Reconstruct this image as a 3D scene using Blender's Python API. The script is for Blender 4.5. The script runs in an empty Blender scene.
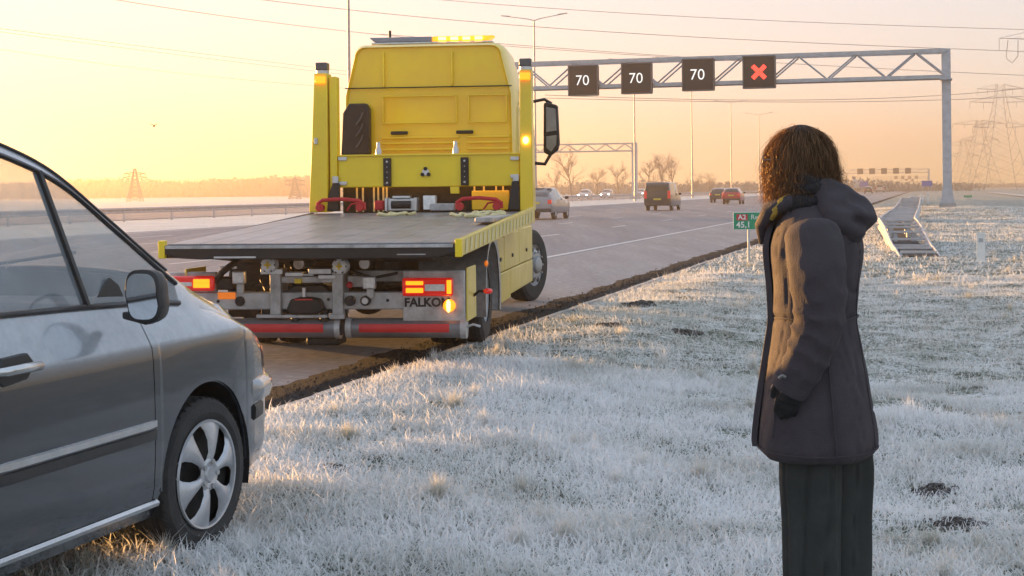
import bpy, bmesh, math, random
import numpy as np
from mathutils import Vector, Matrix
random.seed(7); RNG = np.random.default_rng(11)
SC = bpy.context.scene
COL = SC.collection
# ------------------------------------------------------------------ camera
F, CX, HY, ROLL, CAMZ = 1550.0, 512.0, 190.3, math.radians(0.6), 1.5
cd = bpy.data.cameras.new('camera'); cam = bpy.data.objects.new('camera', cd); COL.objects.link(cam)
cd.sensor_width = 36.0; cd.lens = 36.0 * F / 1024.0; cd.shift_y = (HY - 288.0) / 1024.0
cd.clip_start = 0.05; cd.clip_end = 20000
cr, sr = math.cos(ROLL), math.sin(ROLL)
cam.matrix_world = Matrix(((cr, sr, 0, 0), (0, 0, -1, 0), (-sr, cr, 0, CAMZ), (0, 0, 0, 1)))
SC.camera = cam
# ------------------------------------------------------------------ sky, sun, exposure
SUN_EL, SUN_AZ = math.radians(1.9), math.radians(-45)     # azimuth measured from +Y towards +X
SKY_G, SKY_S, SKY_V = .1, 2.3, 1.27
SKY_WB = (1.04, .99, 1.03, 1)
wd = bpy.data.worlds.new('World'); SC.world = wd; wd.use_nodes = True
nt = wd.node_tree; nt.nodes.clear()
sky = nt.nodes.new('ShaderNodeTexSky'); sky.sky_type = 'NISHITA'; sky.sun_disc = False
sky.sun_elevation = SUN_EL; sky.sun_rotation = SUN_AZ
sky.altitude = 0; sky.air_density = 1.0; sky.dust_density = 1.6; sky.ozone_density = 3.0
bg = nt.nodes.new('ShaderNodeBackground'); bg.inputs[1].default_value = 0.15
wo = nt.nodes.new('ShaderNodeOutputWorld')
ga = nt.nodes.new('ShaderNodeGamma'); ga.inputs[1].default_value = SKY_G       # the phone's tone curve on the whole sky, the same in every direction
hs_ = nt.nodes.new('ShaderNodeHueSaturation'); hs_.inputs['Saturation'].default_value = SKY_S; hs_.inputs['Value'].default_value = SKY_V
nt.links.new(sky.outputs[0], ga.inputs[0]); nt.links.new(ga.outputs[0], hs_.inputs['Color']); wb_ = nt.nodes.new('ShaderNodeMix'); wb_.data_type = 'RGBA'; wb_.blend_type = 'MULTIPLY'; wb_.inputs[0].default_value = 1; wb_.inputs[7].default_value = SKY_WB
nt.links.new(hs_.outputs[0], wb_.inputs[6]); nt.links.new(wb_.outputs[2], bg.inputs[0]); nt.links.new(bg.outputs[0], wo.inputs[0])
sl = bpy.data.lights.new('sun', 'SUN'); sun = bpy.data.objects.new('sun', sl); COL.objects.link(sun)
sl.energy = 4.8; sl.angle = math.radians(0.6); sl.color = (1.0, 0.51, 0.15)
sdir = Vector((math.sin(SUN_AZ) * math.cos(SUN_EL), math.cos(SUN_AZ) * math.cos(SUN_EL), math.sin(SUN_EL)))
sun.rotation_euler = sdir.to_track_quat('Z', 'Y').to_euler(); sun.location = sdir * 60
vs = SC.view_settings; vs.view_transform = 'Standard'; vs.look = 'None'; vs.gamma = 1; vs.use_curve_mapping = False
vs.exposure = 2.3
SC.cycles.use_denoising = True; SC.cycles.max_bounces = 10; SC.cycles.diffuse_bounces = 6; SC.cycles.volume_bounces = 1
SC.cycles.transparent_max_bounces = 12; SC.cycles.sample_clamp_indirect = 6
# ------------------------------------------------------------------ pixel and road frames
def P(x, y, D):
    u, v = (x - CX) / F, (HY - y) / F
    return Vector((D * (u * cr + v * sr), D, CAMZ + D * (-u * sr + v * cr)))
K0 = np.array((-0.13, 16.66)); RA = math.radians(15)
RD_, RN_ = np.array((math.sin(RA), math.cos(RA))), np.array((math.cos(RA), -math.sin(RA)))
def RP(t, l, z=0.0):            # t metres along the road from abreast of the tow truck, l metres left of the kerb
    p = K0 + t * RD_ - l * RN_
    return Vector((p[0], p[1], z))
# ------------------------------------------------------------------ materials
MATS = {}
def M(name, col, rough=.5, metal=0., var=.12, scale=6., bump=0., bscale=40., coat=0., spec=.5, emit=None, es=1., col2=None, alpha=None):
    if name in MATS: return MATS[name]
    m = bpy.data.materials.new(name); m.use_nodes = True; MATS[name] = m
    n = m.node_tree.nodes; l = m.node_tree.links; b = n['Principled BSDF']
    b.inputs['Roughness'].default_value = rough; b.inputs['Metallic'].default_value = metal
    b.inputs['Coat Weight'].default_value = coat; b.inputs['Coat Roughness'].default_value = .06
    b.inputs['Specular IOR Level'].default_value = spec
    tc = n.new('ShaderNodeTexCoord')
    no = n.new('ShaderNodeTexNoise'); no.inputs['Scale'].default_value = scale; no.inputs['Detail'].default_value = 6
    no.inputs['Roughness'].default_value = .65
    l.new(tc.outputs['Object'], no.inputs['Vector'])
    mx = n.new('ShaderNodeMix'); mx.data_type = 'RGBA'
    rp = n.new('ShaderNodeMapRange'); rp.inputs[1].default_value = .3; rp.inputs[2].default_value = .7
    l.new(no.outputs[0], rp.inputs[0]); l.new(rp.outputs[0], mx.inputs[0])
    c2 = col2 if col2 else tuple(c * (1 - var) for c in col)
    c1 = col if col2 else tuple(min(1, c * (1 + var)) for c in col)
    mx.inputs[6].default_value = (*c1, 1); mx.inputs[7].default_value = (*c2, 1)
    l.new(mx.outputs[2], b.inputs['Base Color'])
    mr = n.new('ShaderNodeMapRange'); mr.inputs[3].default_value = max(.02, rough * .82); mr.inputs[4].default_value = min(1, rough * 1.25)
    l.new(no.outputs[0], mr.inputs[0]); l.new(mr.outputs[0], b.inputs['Roughness'])
    if bump:
        nb = n.new('ShaderNodeTexNoise'); nb.inputs['Scale'].default_value = bscale; nb.inputs['Detail'].default_value = 4
        l.new(tc.outputs['Object'], nb.inputs['Vector'])
        bp = n.new('ShaderNodeBump'); bp.inputs['Strength'].default_value = bump; bp.inputs['Distance'].default_value = .02
        l.new(nb.outputs[0], bp.inputs['Height']); l.new(bp.outputs[0], b.inputs['Normal'])
    if emit:
        b.inputs['Emission Color'].default_value = (*emit, 1); b.inputs['Emission Strength'].default_value = es
    return m
def glass_mat(name, tint, refl_rough=.02, opac=.12, haze_col=(.5,.55,.6), ior=1.75):
    m = bpy.data.materials.new(name); m.use_nodes = True; MATS[name] = m
    n = m.node_tree.nodes; l = m.node_tree.links; n.clear()
    o = n.new('ShaderNodeOutputMaterial'); tr = n.new('ShaderNodeBsdfTransparent'); tr.inputs[0].default_value = (*tint, 1)
    gl = n.new('ShaderNodeBsdfGlossy'); gl.inputs['Roughness'].default_value = refl_rough
    df = n.new('ShaderNodeBsdfDiffuse'); df.inputs[0].default_value = (*haze_col, 1)
    lw = n.new('ShaderNodeLayerWeight'); lw.inputs[0].default_value = .5; pw = n.new('ShaderNodeMath'); pw.operation = 'POWER'; pw.inputs[1].default_value = 4.; l.new(lw.outputs['Facing'], pw.inputs[0])
    r0 = ((ior-1)/(ior+1))**2; fr = n.new('ShaderNodeMath'); fr.operation = 'MULTIPLY_ADD'; fr.inputs[1].default_value = 1-r0; fr.inputs[2].default_value = r0; l.new(pw.outputs[0], fr.inputs[0])
    m1 = n.new('ShaderNodeMixShader'); m2 = n.new('ShaderNodeMixShader')
    tc = n.new('ShaderNodeTexCoord'); no = n.new('ShaderNodeTexNoise'); no.inputs['Scale'].default_value = 9; no.inputs['Detail'].default_value = 5
    l.new(tc.outputs['Object'], no.inputs['Vector'])
    mr = n.new('ShaderNodeMapRange'); mr.inputs[3].default_value = opac * .5; mr.inputs[4].default_value = opac * 1.5
    l.new(no.outputs[0], mr.inputs[0]); l.new(mr.outputs[0], m1.inputs[0])
    l.new(tr.outputs[0], m1.inputs[1]); l.new(df.outputs[0], m1.inputs[2])
    l.new(fr.outputs[0], m2.inputs[0]); l.new(m1.outputs[0], m2.inputs[1]); l.new(gl.outputs[0], m2.inputs[2])
    l.new(m2.outputs[0], o.inputs[0])
    return m
# ------------------------------------------------------------------ mesh helpers
class MB:
    def __init__(s): s.v = []; s.f = []
    def add(s, vs_, fs_):
        k = len(s.v); s.v += [tuple(v) for v in vs_]; s.f += [tuple(i + k for i in f) for f in fs_]; return s
    def box(s, x0, x1, y0, y1, z0, z1, mtx=None):
        vs_ = [Vector(p) for p in ((x0,y0,z0),(x1,y0,z0),(x1,y1,z0),(x0,y1,z0),(x0,y0,z1),(x1,y0,z1),(x1,y1,z1),(x0,y1,z1))]
        if mtx is not None: vs_ = [mtx @ v for v in vs_]
        return s.add(vs_, [(0,3,2,1),(4,5,6,7),(0,1,5,4),(1,2,6,5),(2,3,7,6),(3,0,4,7)])
    def hexa(s, pts):            # 8 points, same order as box
        return s.add(pts, [(0,3,2,1),(4,5,6,7),(0,1,5,4),(1,2,6,5),(2,3,7,6),(3,0,4,7)])
    def bar(s, p0, p1, w, h=None, up=(0,0,1)):   # rectangular bar between points
        p0, p1 = Vector(p0), Vector(p1); h = h or w; d = (p1 - p0).normalized(); u = Vector(up)
        if abs(d.dot(u)) > .98: u = Vector((1, 0, 0))
        a = d.cross(u).normalized(); b = a.cross(d).normalized()
        q = []
        for p in (p0, p1):
            q += [p - a*w/2 - b*h/2, p + a*w/2 - b*h/2, p + a*w/2 + b*h/2, p - a*w/2 + b*h/2]
        return s.add(q, [(0,1,2,3),(7,6,5,4),(0,4,5,1),(1,5,6,2),(2,6,7,3),(3,7,4,0)])
    def tube(s, pts, r, n=8, caps=True):
        pts = [Vector(p) for p in pts]; N = len(pts); rs = r if isinstance(r, (list, tuple)) else [r] * N
        k = len(s.v); prev = None
        for i, p in enumerate(pts):
            d = (pts[min(i+1, N-1)] - pts[max(i-1, 0)]).normalized()
            if prev is None:
                u = Vector((0,0,1)) if abs(d.z) < .9 else Vector((1,0,0)); a = d.cross(u).normalized()
            else: a = (prev - d * prev.dot(d)).normalized()
            prev = a; b = d.cross(a)
            for j in range(n):
                t = 2 * math.pi * j / n; s.v.append(tuple(p + (a * math.cos(t) + b * math.sin(t)) * rs[i]))
        for i in range(N - 1):
            for j in range(n):
                j2 = (j + 1) % n; s.f.append((k+i*n+j, k+i*n+j2, k+(i+1)*n+j2, k+(i+1)*n+j))
        if caps: s.f.append(tuple(k + j for j in range(n))[::-1]); s.f.append(tuple(k + (N-1)*n + j for j in range(n)))
        return s
    def cyl(s, p0, p1, r, n=16, r1=None): return s.tube([p0, p1], [r, r if r1 is None else r1], n)
    def lathe(s, prof, n=32, axis='x', c=(0,0,0)):  # prof: (axial, radius)
        k = len(s.v)
        for (a, r) in prof:
            for j in range(n):
                t = 2*math.pi*j/n; u, w = r*math.cos(t), r*math.sin(t)
                q = {'x': (a, u, w), 'y': (u, a, w), 'z': (u, w, a)}[axis]
                s.v.append((q[0]+c[0], q[1]+c[1], q[2]+c[2]))
        for i in range(len(prof)-1):
            for j in range(n):
                j2 = (j+1) % n; s.f.append((k+i*n+j, k+(i+1)*n+j, k+(i+1)*n+j2, k+i*n+j2))
        return s
    def loft(s, rings, closed=True, caps=True):
        k = len(s.v); n = len(rings[0])
        for r in rings: s.v += [tuple(p) for p in r]
        for i in range(len(rings)-1):
            for j in range(n if closed else n-1):
                j2 = (j+1) % n; s.f.append((k+i*n+j, k+i*n+j2, k+(i+1)*n+j2, k+(i+1)*n+j))
        if caps and closed: s.f.append(tuple(range(k, k+n))[::-1]); s.f.append(tuple(range(k+(len(rings)-1)*n, k+len(rings)*n)))
        return s
    def prism(s, poly, a, b, axis='y'):  # 2D polygon extruded between a and b along the axis
        def q(p, t): return {'x': (t, p[0], p[1]), 'y': (p[0], t, p[1]), 'z': (p[0], p[1], t)}[axis]
        return s.loft([[q(p, a) for p in poly], [q(p, b) for p in poly]])
    def ball(s, c, r, nu=16, nv=10, mtx=None):
        c = Vector(c); r = Vector(r) if not isinstance(r, (int, float)) else Vector((r, r, r)); k = len(s.v)
        for i in range(nv+1):
            ph = math.pi*i/nv
            for j in range(nu):
                t = 2*math.pi*j/nu
                p = Vector((r.x*math.sin(ph)*math.cos(t), r.y*math.sin(ph)*math.sin(t), r.z*math.cos(ph)))
                if mtx is not None: p = mtx @ p
                s.v.append(tuple(c + p))
        for i in range(nv):
            for j in range(nu):
                j2 = (j+1) % nu; s.f.append((k+i*nu+j, k+(i+1)*nu+j, k+(i+1)*nu+j2, k+i*nu+j2))
        return s
    def mesh(s, name, recalc=True, smooth=None):
        me = bpy.data.meshes.new(name); me.from_pydata(s.v, [], s.f)
        bm = bmesh.new(); bm.from_mesh(me)
        bmesh.ops.remove_doubles(bm, verts=bm.verts, dist=1e-5)
        if recalc: bmesh.ops.recalc_face_normals(bm, faces=bm.faces)
        bm.to_mesh(me); bm.free()
        if smooth is not None:
            me.polygons.foreach_set('use_smooth', [True]*len(me.polygons))
            if smooth < 180: me.set_sharp_from_angle(angle=math.radians(smooth))
        me.update(); return me
    def build(s, name, mat, parent=None, smooth=None, bevel=0., recalc=True, label=None):
        o = bpy.data.objects.new(name, s.mesh(name, recalc, smooth)); COL.objects.link(o)
        o.data.materials.append(mat)
        if parent is not None: o.parent = parent
        if bevel:
            b = o.modifiers.new('bevel', 'BEVEL'); b.width = bevel; b.segments = 2; b.limit_method = 'ANGLE'; b.angle_limit = math.radians(40)
            if smooth is None: o.data.polygons.foreach_set('use_smooth', [True]*len(o.data.polygons)); o.data.set_sharp_from_angle(angle=math.radians(35))
        if label: o['label'] = label
        return o
def bx(name, mat, parent, x0, x1, y0, y1, z0, z1, bevel=.006, **k): return MB().box(x0,x1,y0,y1,z0,z1).build(name, mat, parent, bevel=bevel, **k)
def raw(name, verts, faces, mat, parent=None, smooth=False):
    me = bpy.data.meshes.new(name); me.from_pydata(verts, [], faces); me.update()
    if smooth: me.polygons.foreach_set('use_smooth', [True]*len(me.polygons))
    o = bpy.data.objects.new(name, me); COL.objects.link(o); me.materials.append(mat)
    if parent is not None: o.parent = parent
    return o
def npmesh(name, V, T, mat, attr=None, parent=None, smooth=False):   # numpy triangles
    me = bpy.data.meshes.new(name); nv, nf = len(V), len(T)
    me.vertices.add(nv); me.vertices.foreach_set('co', np.ascontiguousarray(V, np.float32).ravel())
    me.loops.add(nf*3); me.loops.foreach_set('vertex_index', np.ascontiguousarray(T, np.int32).ravel())
    me.polygons.add(nf); me.polygons.foreach_set('loop_start', np.arange(0, nf*3, 3, dtype=np.int32))
    me.polygons.foreach_set('loop_total', np.full(nf, 3, np.int32))
    if smooth: me.polygons.foreach_set('use_smooth', np.ones(nf, bool))
    me.update(calc_edges=True)
    if attr is not None:
        for an, av in attr.items():
            a = me.attributes.new(an, 'FLOAT', 'POINT'); a.data.foreach_set('value', np.ascontiguousarray(av, np.float32))
    o = bpy.data.objects.new(name, me); COL.objects.link(o); me.materials.append(mat)
    if parent is not None: o.parent = parent
    return o
def tag(o, label=None, cat=None, group=None, kind=None):
    if label: o['label'] = label
    if cat: o['category'] = cat
    if group: o['group'] = group
    if kind: o['kind'] = kind
    return o
def thing(name, label, cat, loc=(0,0,0), rz=0, group=None):
    o = bpy.data.objects.new(name, None); COL.objects.link(o); o.location = loc; o.rotation_euler = (0,0,rz); o.empty_display_size = .2
    return tag(o, label, cat, group)
def copy_tree(o, parent=None):
    c = o.copy(); COL.objects.link(c); c.parent = parent
    for ch in list(o.children): copy_tree(ch, c)
    return c
def text(name, s, size, mat, parent, mtx, extrude=.002, align='CENTER', bold=0.):
    cu = bpy.data.curves.new(name, 'FONT'); cu.body = s; cu.size = size; cu.extrude = extrude; cu.align_x = align; cu.align_y = 'CENTER'; cu.offset = bold; cu.resolution_u = 4
    t = bpy.data.objects.new(name + '_t', cu); COL.objects.link(t)
    dg = bpy.context.evaluated_depsgraph_get(); me = bpy.data.meshes.new_from_object(t.evaluated_get(dg))
    bpy.data.objects.remove(t)
    o = bpy.data.objects.new(name, me); COL.objects.link(o); me.materials.clear(); me.materials.append(mat); o.parent = parent; o.matrix_local = mtx
    return o
FACE_BACK = Matrix.Rotation(math.pi/2, 4, 'X')          # text readable when looking along +Y
def vnoise(x, y, seed=0):                                # smooth value noise on arrays
    r = np.random.default_rng(seed).random((64, 64)); x = np.asarray(x, float); y = np.asarray(y, float)
    xi, yi = np.floor(x).astype(int), np.floor(y).astype(int); fx, fy = x - xi, y - yi
    fx = fx*fx*(3-2*fx); fy = fy*fy*(3-2*fy); g = lambda a, b: r[a % 64, b % 64]
    return (g(xi,yi)*(1-fx)+g(xi+1,yi)*fx)*(1-fy)+(g(xi,yi+1)*(1-fx)+g(xi+1,yi+1)*fx)*fy
def lerp_tab(tab, s):
    return float(np.interp(s, [a for a, b in tab], [b for a, b in tab]))
def smooth_tab(tab, s):                                  # monotone-ish cubic through the table
    xs = [a for a, b in tab]; ys = [b for a, b in tab]
    if s <= xs[0]: return ys[0]
    if s >= xs[-1]: return ys[-1]
    i = max(j for j in range(len(xs)-1) if xs[j] <= s)
    def sl(j):
        if j == 0: return (ys[1]-ys[0])/(xs[1]-xs[0])
        if j == len(xs)-1: return (ys[-1]-ys[-2])/(xs[-1]-xs[-2])
        a = (ys[j]-ys[j-1])/(xs[j]-xs[j-1]); b = (ys[j+1]-ys[j])/(xs[j+1]-xs[j])
        return 0 if a*b <= 0 else 2*a*b/(a+b)
    h = xs[i+1]-xs[i]; t = (s-xs[i])/h
    return (2*t**3-3*t*t+1)*ys[i]+(t**3-2*t*t+t)*h*sl(i)+(-2*t**3+3*t*t)*ys[i+1]+(t**3-t*t)*h*sl(i+1)
# ================================================================== SETTING
def noise_mat(name, stops, scale, rough=.9, bump=.3, bscale=60., stretch=None, detail=10, spec=.3, dist=.03, scale2=None):
    m = bpy.data.materials.new(name); m.use_nodes = True; MATS[name] = m
    n = m.node_tree.nodes; l = m.node_tree.links; b = n['Principled BSDF']
    b.inputs['Roughness'].default_value = rough; b.inputs['Specular IOR Level'].default_value = spec
    tc = n.new('ShaderNodeTexCoord'); vec = tc.outputs['Object']
    if stretch:
        mp = n.new('ShaderNodeMapping'); mp.inputs['Rotation'].default_value = (0,0,stretch[1]); mp.inputs['Scale'].default_value = stretch[0]
        l.new(vec, mp.inputs['Vector']); vec = mp.outputs[0]
    no = n.new('ShaderNodeTexNoise'); no.inputs['Scale'].default_value = scale; no.inputs['Detail'].default_value = detail; no.inputs['Roughness'].default_value = .68
    l.new(vec, no.inputs['Vector']); fac = no.outputs[0]
    if scale2:
        n2 = n.new('ShaderNodeTexNoise'); n2.inputs['Scale'].default_value = scale2; n2.inputs['Detail'].default_value = 5
        l.new(tc.outputs['Object'], n2.inputs['Vector'])
        ad = n.new('ShaderNodeMath'); ad.operation = 'MULTIPLY_ADD'; ad.inputs[1].default_value = .5; l.new(n2.outputs[0], ad.inputs[0])
        mu = n.new('ShaderNodeMath'); mu.operation = 'MULTIPLY'; mu.inputs[1].default_value = .5; l.new(fac, mu.inputs[0]); l.new(mu.outputs[0], ad.inputs[2]); fac = ad.outputs[0]
    cr_ = n.new('ShaderNodeValToRGB'); e = cr_.color_ramp.elements
    e[0].position, e[0].color = stops[0][0], (*stops[0][1], 1); e[1].position, e[1].color = stops[-1][0], (*stops[-1][1], 1)
    for p, c in stops[1:-1]:
        q = e.new(p); q.color = (*c, 1)
    l.new(fac, cr_.inputs[0]); l.new(cr_.outputs[0], b.inputs['Base Color'])
    nb = n.new('ShaderNodeTexNoise'); nb.inputs['Scale'].default_value = bscale; nb.inputs['Detail'].default_value = 6
    l.new(tc.outputs['Object'], nb.inputs['Vector'])
    bp = n.new('ShaderNodeBump'); bp.inputs['Strength'].default_value = bump; bp.inputs['Distance'].default_value = dist
    l.new(nb.outputs[0], bp.inputs['Height']); l.new(bp.outputs[0], b.inputs['Normal'])
    return m
m_field = noise_mat('frosted_field', [(.3,(.34,.36,.32)),(.5,(.6,.62,.62)),(.7,(.8,.81,.83))], .35, scale2=6., bump=.5, bscale=8., dist=.1)
m_verge = noise_mat('frosted_turf', [(.30,(.03,.028,.02)),(.42,(.08,.085,.05)),(.50,(.28,.30,.25)),(.575,(.72,.73,.73)),(.75,(.88,.89,.9))], 3.2, scale2=26., bump=.8, bscale=70., dist=.04)
m_road = noise_mat('frosty_asphalt', [(.36,(.10,.107,.13)),(.5,(.172,.18,.208)),(.64,(.27,.278,.31))], .8, rough=.62, spec=.5, stretch=((1,.05,1), RA), scale2=5., bump=.25, bscale=160., dist=.006)
m_shoulder = noise_mat('shoulder_asphalt', [(.32,(.17,.168,.178)),(.5,(.25,.249,.264)),(.68,(.38,.377,.395))], 1.3, rough=.7, spec=.4, stretch=((1,.10,1), RA), scale2=9., bump=.3, bscale=150., dist=.006)
m_gutter = noise_mat('dark_gutter_debris', [(.3,(.012,.012,.012)),(.55,(.028,.027,.027)),(.75,(.11,.11,.112))], 14., rough=.85, scale2=60., bump=1., bscale=60., dist=.05)
m_conc = noise_mat('frosted_concrete', [(.3,(.28,.26,.25)),(.6,(.5,.49,.48)),(.8,(.68,.68,.68))], 5., scale2=40., bump=.3, bscale=90.)
m_white = noise_mat('worn_road_paint', [(.3,(.34,.33,.33)),(.5,(.6,.6,.6)),(.7,(.75,.75,.76))], 6., rough=.6, bump=.1, bscale=100., dist=.004)
m_soil = noise_mat('dark_soil', [(.3,(.02,.017,.015)),(.5,(.06,.052,.046)),(.66,(.36,.36,.37))], 9., scale2=60., bump=1., bscale=50., dist=.04)
m_path = noise_mat('frosted_track', [(.3,(.42,.40,.37)),(.6,(.6,.58,.56)),(.8,(.72,.71,.7))], 1.2, bump=.2, bscale=20.)

def strip(name, mat, l0, l1, t0, t1, z, kind='structure', nt_=60, power=2.0, parent=None):
    ts = [t0 + (t1 - t0) * (i / nt_) ** power for i in range(nt_ + 1)]; v = []; f = []
    for t in ts: v += [tuple(RP(t, l0, z)), tuple(RP(t, l1, z))]
    for i in range(nt_): f.append((2*i, 2*i+2, 2*i+3, 2*i+1))
    o = raw(name, v, f, mat, parent)
    if kind: o['kind'] = kind
    return o
raw('ground', [(-9000,-300,-.60),(9000,-300,-.60),(9000,12000,-.60),(-9000,12000,-.60)], [(0,1,2,3)], m_field)['kind'] = 'structure'
road = strip('road', m_road, 3.55, 26, -60, 2500, 0.0)
opp = strip('opposite_road', m_road, 41, 62, -60, 2500, 0.0)
shoulder = strip('hard_shoulder', m_shoulder, .10, 3.55, -60, 2500, 0.0)
gv = []; gf = []; gt = list(np.arange(-22, 30, .06)) + list(np.linspace(30, 900, 300))
for i, t in enumerate(gt):
    w_ = .30 + .16*vnoise(np.array([t*1.7]), np.array([2.]), 71)[0] + .08*vnoise(np.array([t*7.]), np.array([5.]), 72)[0]
    gv += [tuple(RP(t, -.06, -.012)), tuple(RP(t, .14, .006)), tuple(RP(t, w_, .004))]
    if i: k = 3*i; gf += [(k-3, k, k+1, k-2), (k-2, k+1, k+2, k-1)]
gut = raw('gutter', gv, gf, m_gutter, smooth=True); gut['kind'] = 'structure'
md = strip('median', m_field, 26, 41, -60, 2500, -.03)
strip('far_field_edge', m_field, 62, 300, -60, 2500, -.03)
# kerb edging stones, each about 1 m long
kerb = strip('kerb', m_gutter, -.18, -.06, -60, 900, -.03)
ks = MB().box(-.036, .036, -.492, .492, -.12, .018).mesh('edging_stone'); ks.materials.append(m_conc)
for i in range(-9, 75):
    o = bpy.data.objects.new('edging_stone', ks); COL.objects.link(o); o.parent = kerb
    p = RP(i * 1.0, -.12 + random.uniform(-.006, .006), random.uniform(-.008, .006)); o.location = p; o.rotation_euler = (random.uniform(-.008,.008), 0, -RA + random.uniform(-.006,.006))
# road paint
def line(l, w, t0, t1, dash=None, name='lane_marking'):
    o = None
    if dash is None:
        o = strip(name, m_white, l - w/2, l + w/2, t0, t1, .004); return o
    v = []; f = []; t = t0; root = strip(name, m_white, l - w/2, l + w/2, t0, t0 + dash[0], .004, nt_=1)
    t = t0 + dash[0] + dash[1]
    k = 0
    while t < t1:
        d = strip('dash', m_white, l - w/2, l + w/2, t, t + dash[0], .004, kind=None, nt_=1, parent=root); t += dash[0] + dash[1]
line(3.75, .17, -60, 2400, name='edge_line')
line(7.6, .15, -40, 700, (3, 9)); line(11.2, .15, -34, 700, (3, 9)); line(14.8, .15, -40, 700, (3, 9)); line(18.4, .15, -36, 700, (3, 9)); line(22.0, .15, -40, 700, (3, 9))
line(25.2, .2, -60, 2400, name='edge_line'); line(41.8, .2, -60, 2400, name='edge_line'); line(61.2, .2, -60, 2400, name='edge_line')

# verge with bumps
def hgt(x, y):
    x = np.asarray(x, float); y = np.asarray(y, float)
    l = -((x - K0[0]) * RN_[0] + (y - K0[1]) * RN_[1])            # + is left, road side
    d = np.clip(-l - .18, 0, None)
    e = np.clip(d / .9, 0, 1)
    h = .0 + e * (.05 * (vnoise(x*1.1, y*1.1, 1) - .4) + .05 * (vnoise(x*2.7+9, y*2.7, 2) - .4) + .09 * (vnoise(x*.35, y*.35, 3) - .45))
    sm = np.clip((d - .45) / 3.3, 0, 1); t_ = (x - K0[0]) * RD_[0] + (y - K0[1]) * RD_[1]
    h -= .26 * sm*sm*(3-2*sm) * np.clip((15 - t_) / 13, 0, 1)          # the verge falls away from the kerb
    h += .30 * np.exp(-(((x - 24) / 7) ** 2 + ((y - 84) / 14) ** 2))
    return h
def grid(name, mat, ts, ls):
    V = np.array([[RP(t, l) for l in ls] for t in ts]).reshape(-1, 3)
    V[:, 2] = hgt(V[:, 0], V[:, 1]); f = []; n = len(ls)
    for i in range(len(ts)-1):
        for j in range(n-1):
            a = i*n+j; f.append((a, a+1, a+n+1, a+n))
    o = raw(name, [tuple(p) for p in V], f, mat, smooth=True); o['kind'] = 'structure'; return o
ts = list(np.arange(-22, 25, .13)) + list(25 + 120 * np.linspace(0, 1, 90) ** 1.6) + [200, 300, 500, 900, 2500]
lsv = [-.18] + list(-.3 - 10.5 * np.linspace(0, 1, 85)) + list(-11 - 60 * np.linspace(0, 1, 40) ** 1.6) + [-120, -300]
verge = grid('grass_verge', m_verge, ts, lsv)
strip('track', m_path, -15.6, -17.6, 70, 300, .12, nt_=20)

# ---------------------------------------------------------------- frosted grass
def leafmat(name, frost, green, trans=.35):
    m = bpy.data.materials.new(name); m.use_nodes = True; MATS[name] = m
    n = m.node_tree.nodes; l = m.node_tree.links; n.clear()
    o = n.new('ShaderNodeOutputMaterial'); d = n.new('ShaderNodeBsdfDiffuse'); t = n.new('ShaderNodeBsdfTranslucent'); mx = n.new('ShaderNodeMixShader'); mx.inputs[0].default_value = trans
    at = n.new('ShaderNodeAttribute'); at.attribute_name = 'frost'; c = n.new('ShaderNodeMix'); c.data_type = 'RGBA'
    tn = n.new('ShaderNodeAttribute'); tn.attribute_name = 'tone'; g = n.new('ShaderNodeMix'); g.data_type = 'RGBA'
    g.inputs[6].default_value = (*green[0], 1); g.inputs[7].default_value = (*green[1], 1); l.new(tn.outputs['Fac'], g.inputs[0])
    c.inputs[7].default_value = (*frost, 1); l.new(g.outputs[2], c.inputs[6]); l.new(at.outputs['Fac'], c.inputs[0])
    l.new(c.outputs[2], d.inputs[0]); l.new(c.outputs[2], t.inputs[0])
    l.new(d.outputs[0], mx.inputs[1]); l.new(t.outputs[0], mx.inputs[2]); l.new(mx.outputs[0], o.inputs[0]); return m
m_grass = leafmat('frosted_grass_blade', (.96,.96,.97), ((.15,.17,.07),(.36,.31,.17)), .42)
def soilmask(x, y):                                     # bare patches: 1 = bare
    a = vnoise(x*1.3+3, y*1.3, 21)*.6 + vnoise(x*3.7, y*3.7+5, 22)*.4
    return np.clip((a - .70) / .05, 0, 1)
MOLE = [(958,525,.16),(935,492,.13),(330,470,.10),(687,332,.20),(640,305,.22),(608,326,.16)]
def on_ground(px, py):                                  # where a sight line meets the verge
    Ds = np.arange(3, 80, .02); a, b = P(px, py, 1.0), P(px, py, 2.0); d = b - a; o = a - d
    X, Y, Z = o.x + d.x*Ds, o.y + d.y*Ds, o.z + d.z*Ds; k = int(np.argmax(Z <= hgt(X, Y)))
    return Vector((X[k], Y[k], Z[k]))
MOLEW = []
for px, py, r in MOLE:
    p = on_ground(px, py); MOLEW.append((p.x, p.y, r))
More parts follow.
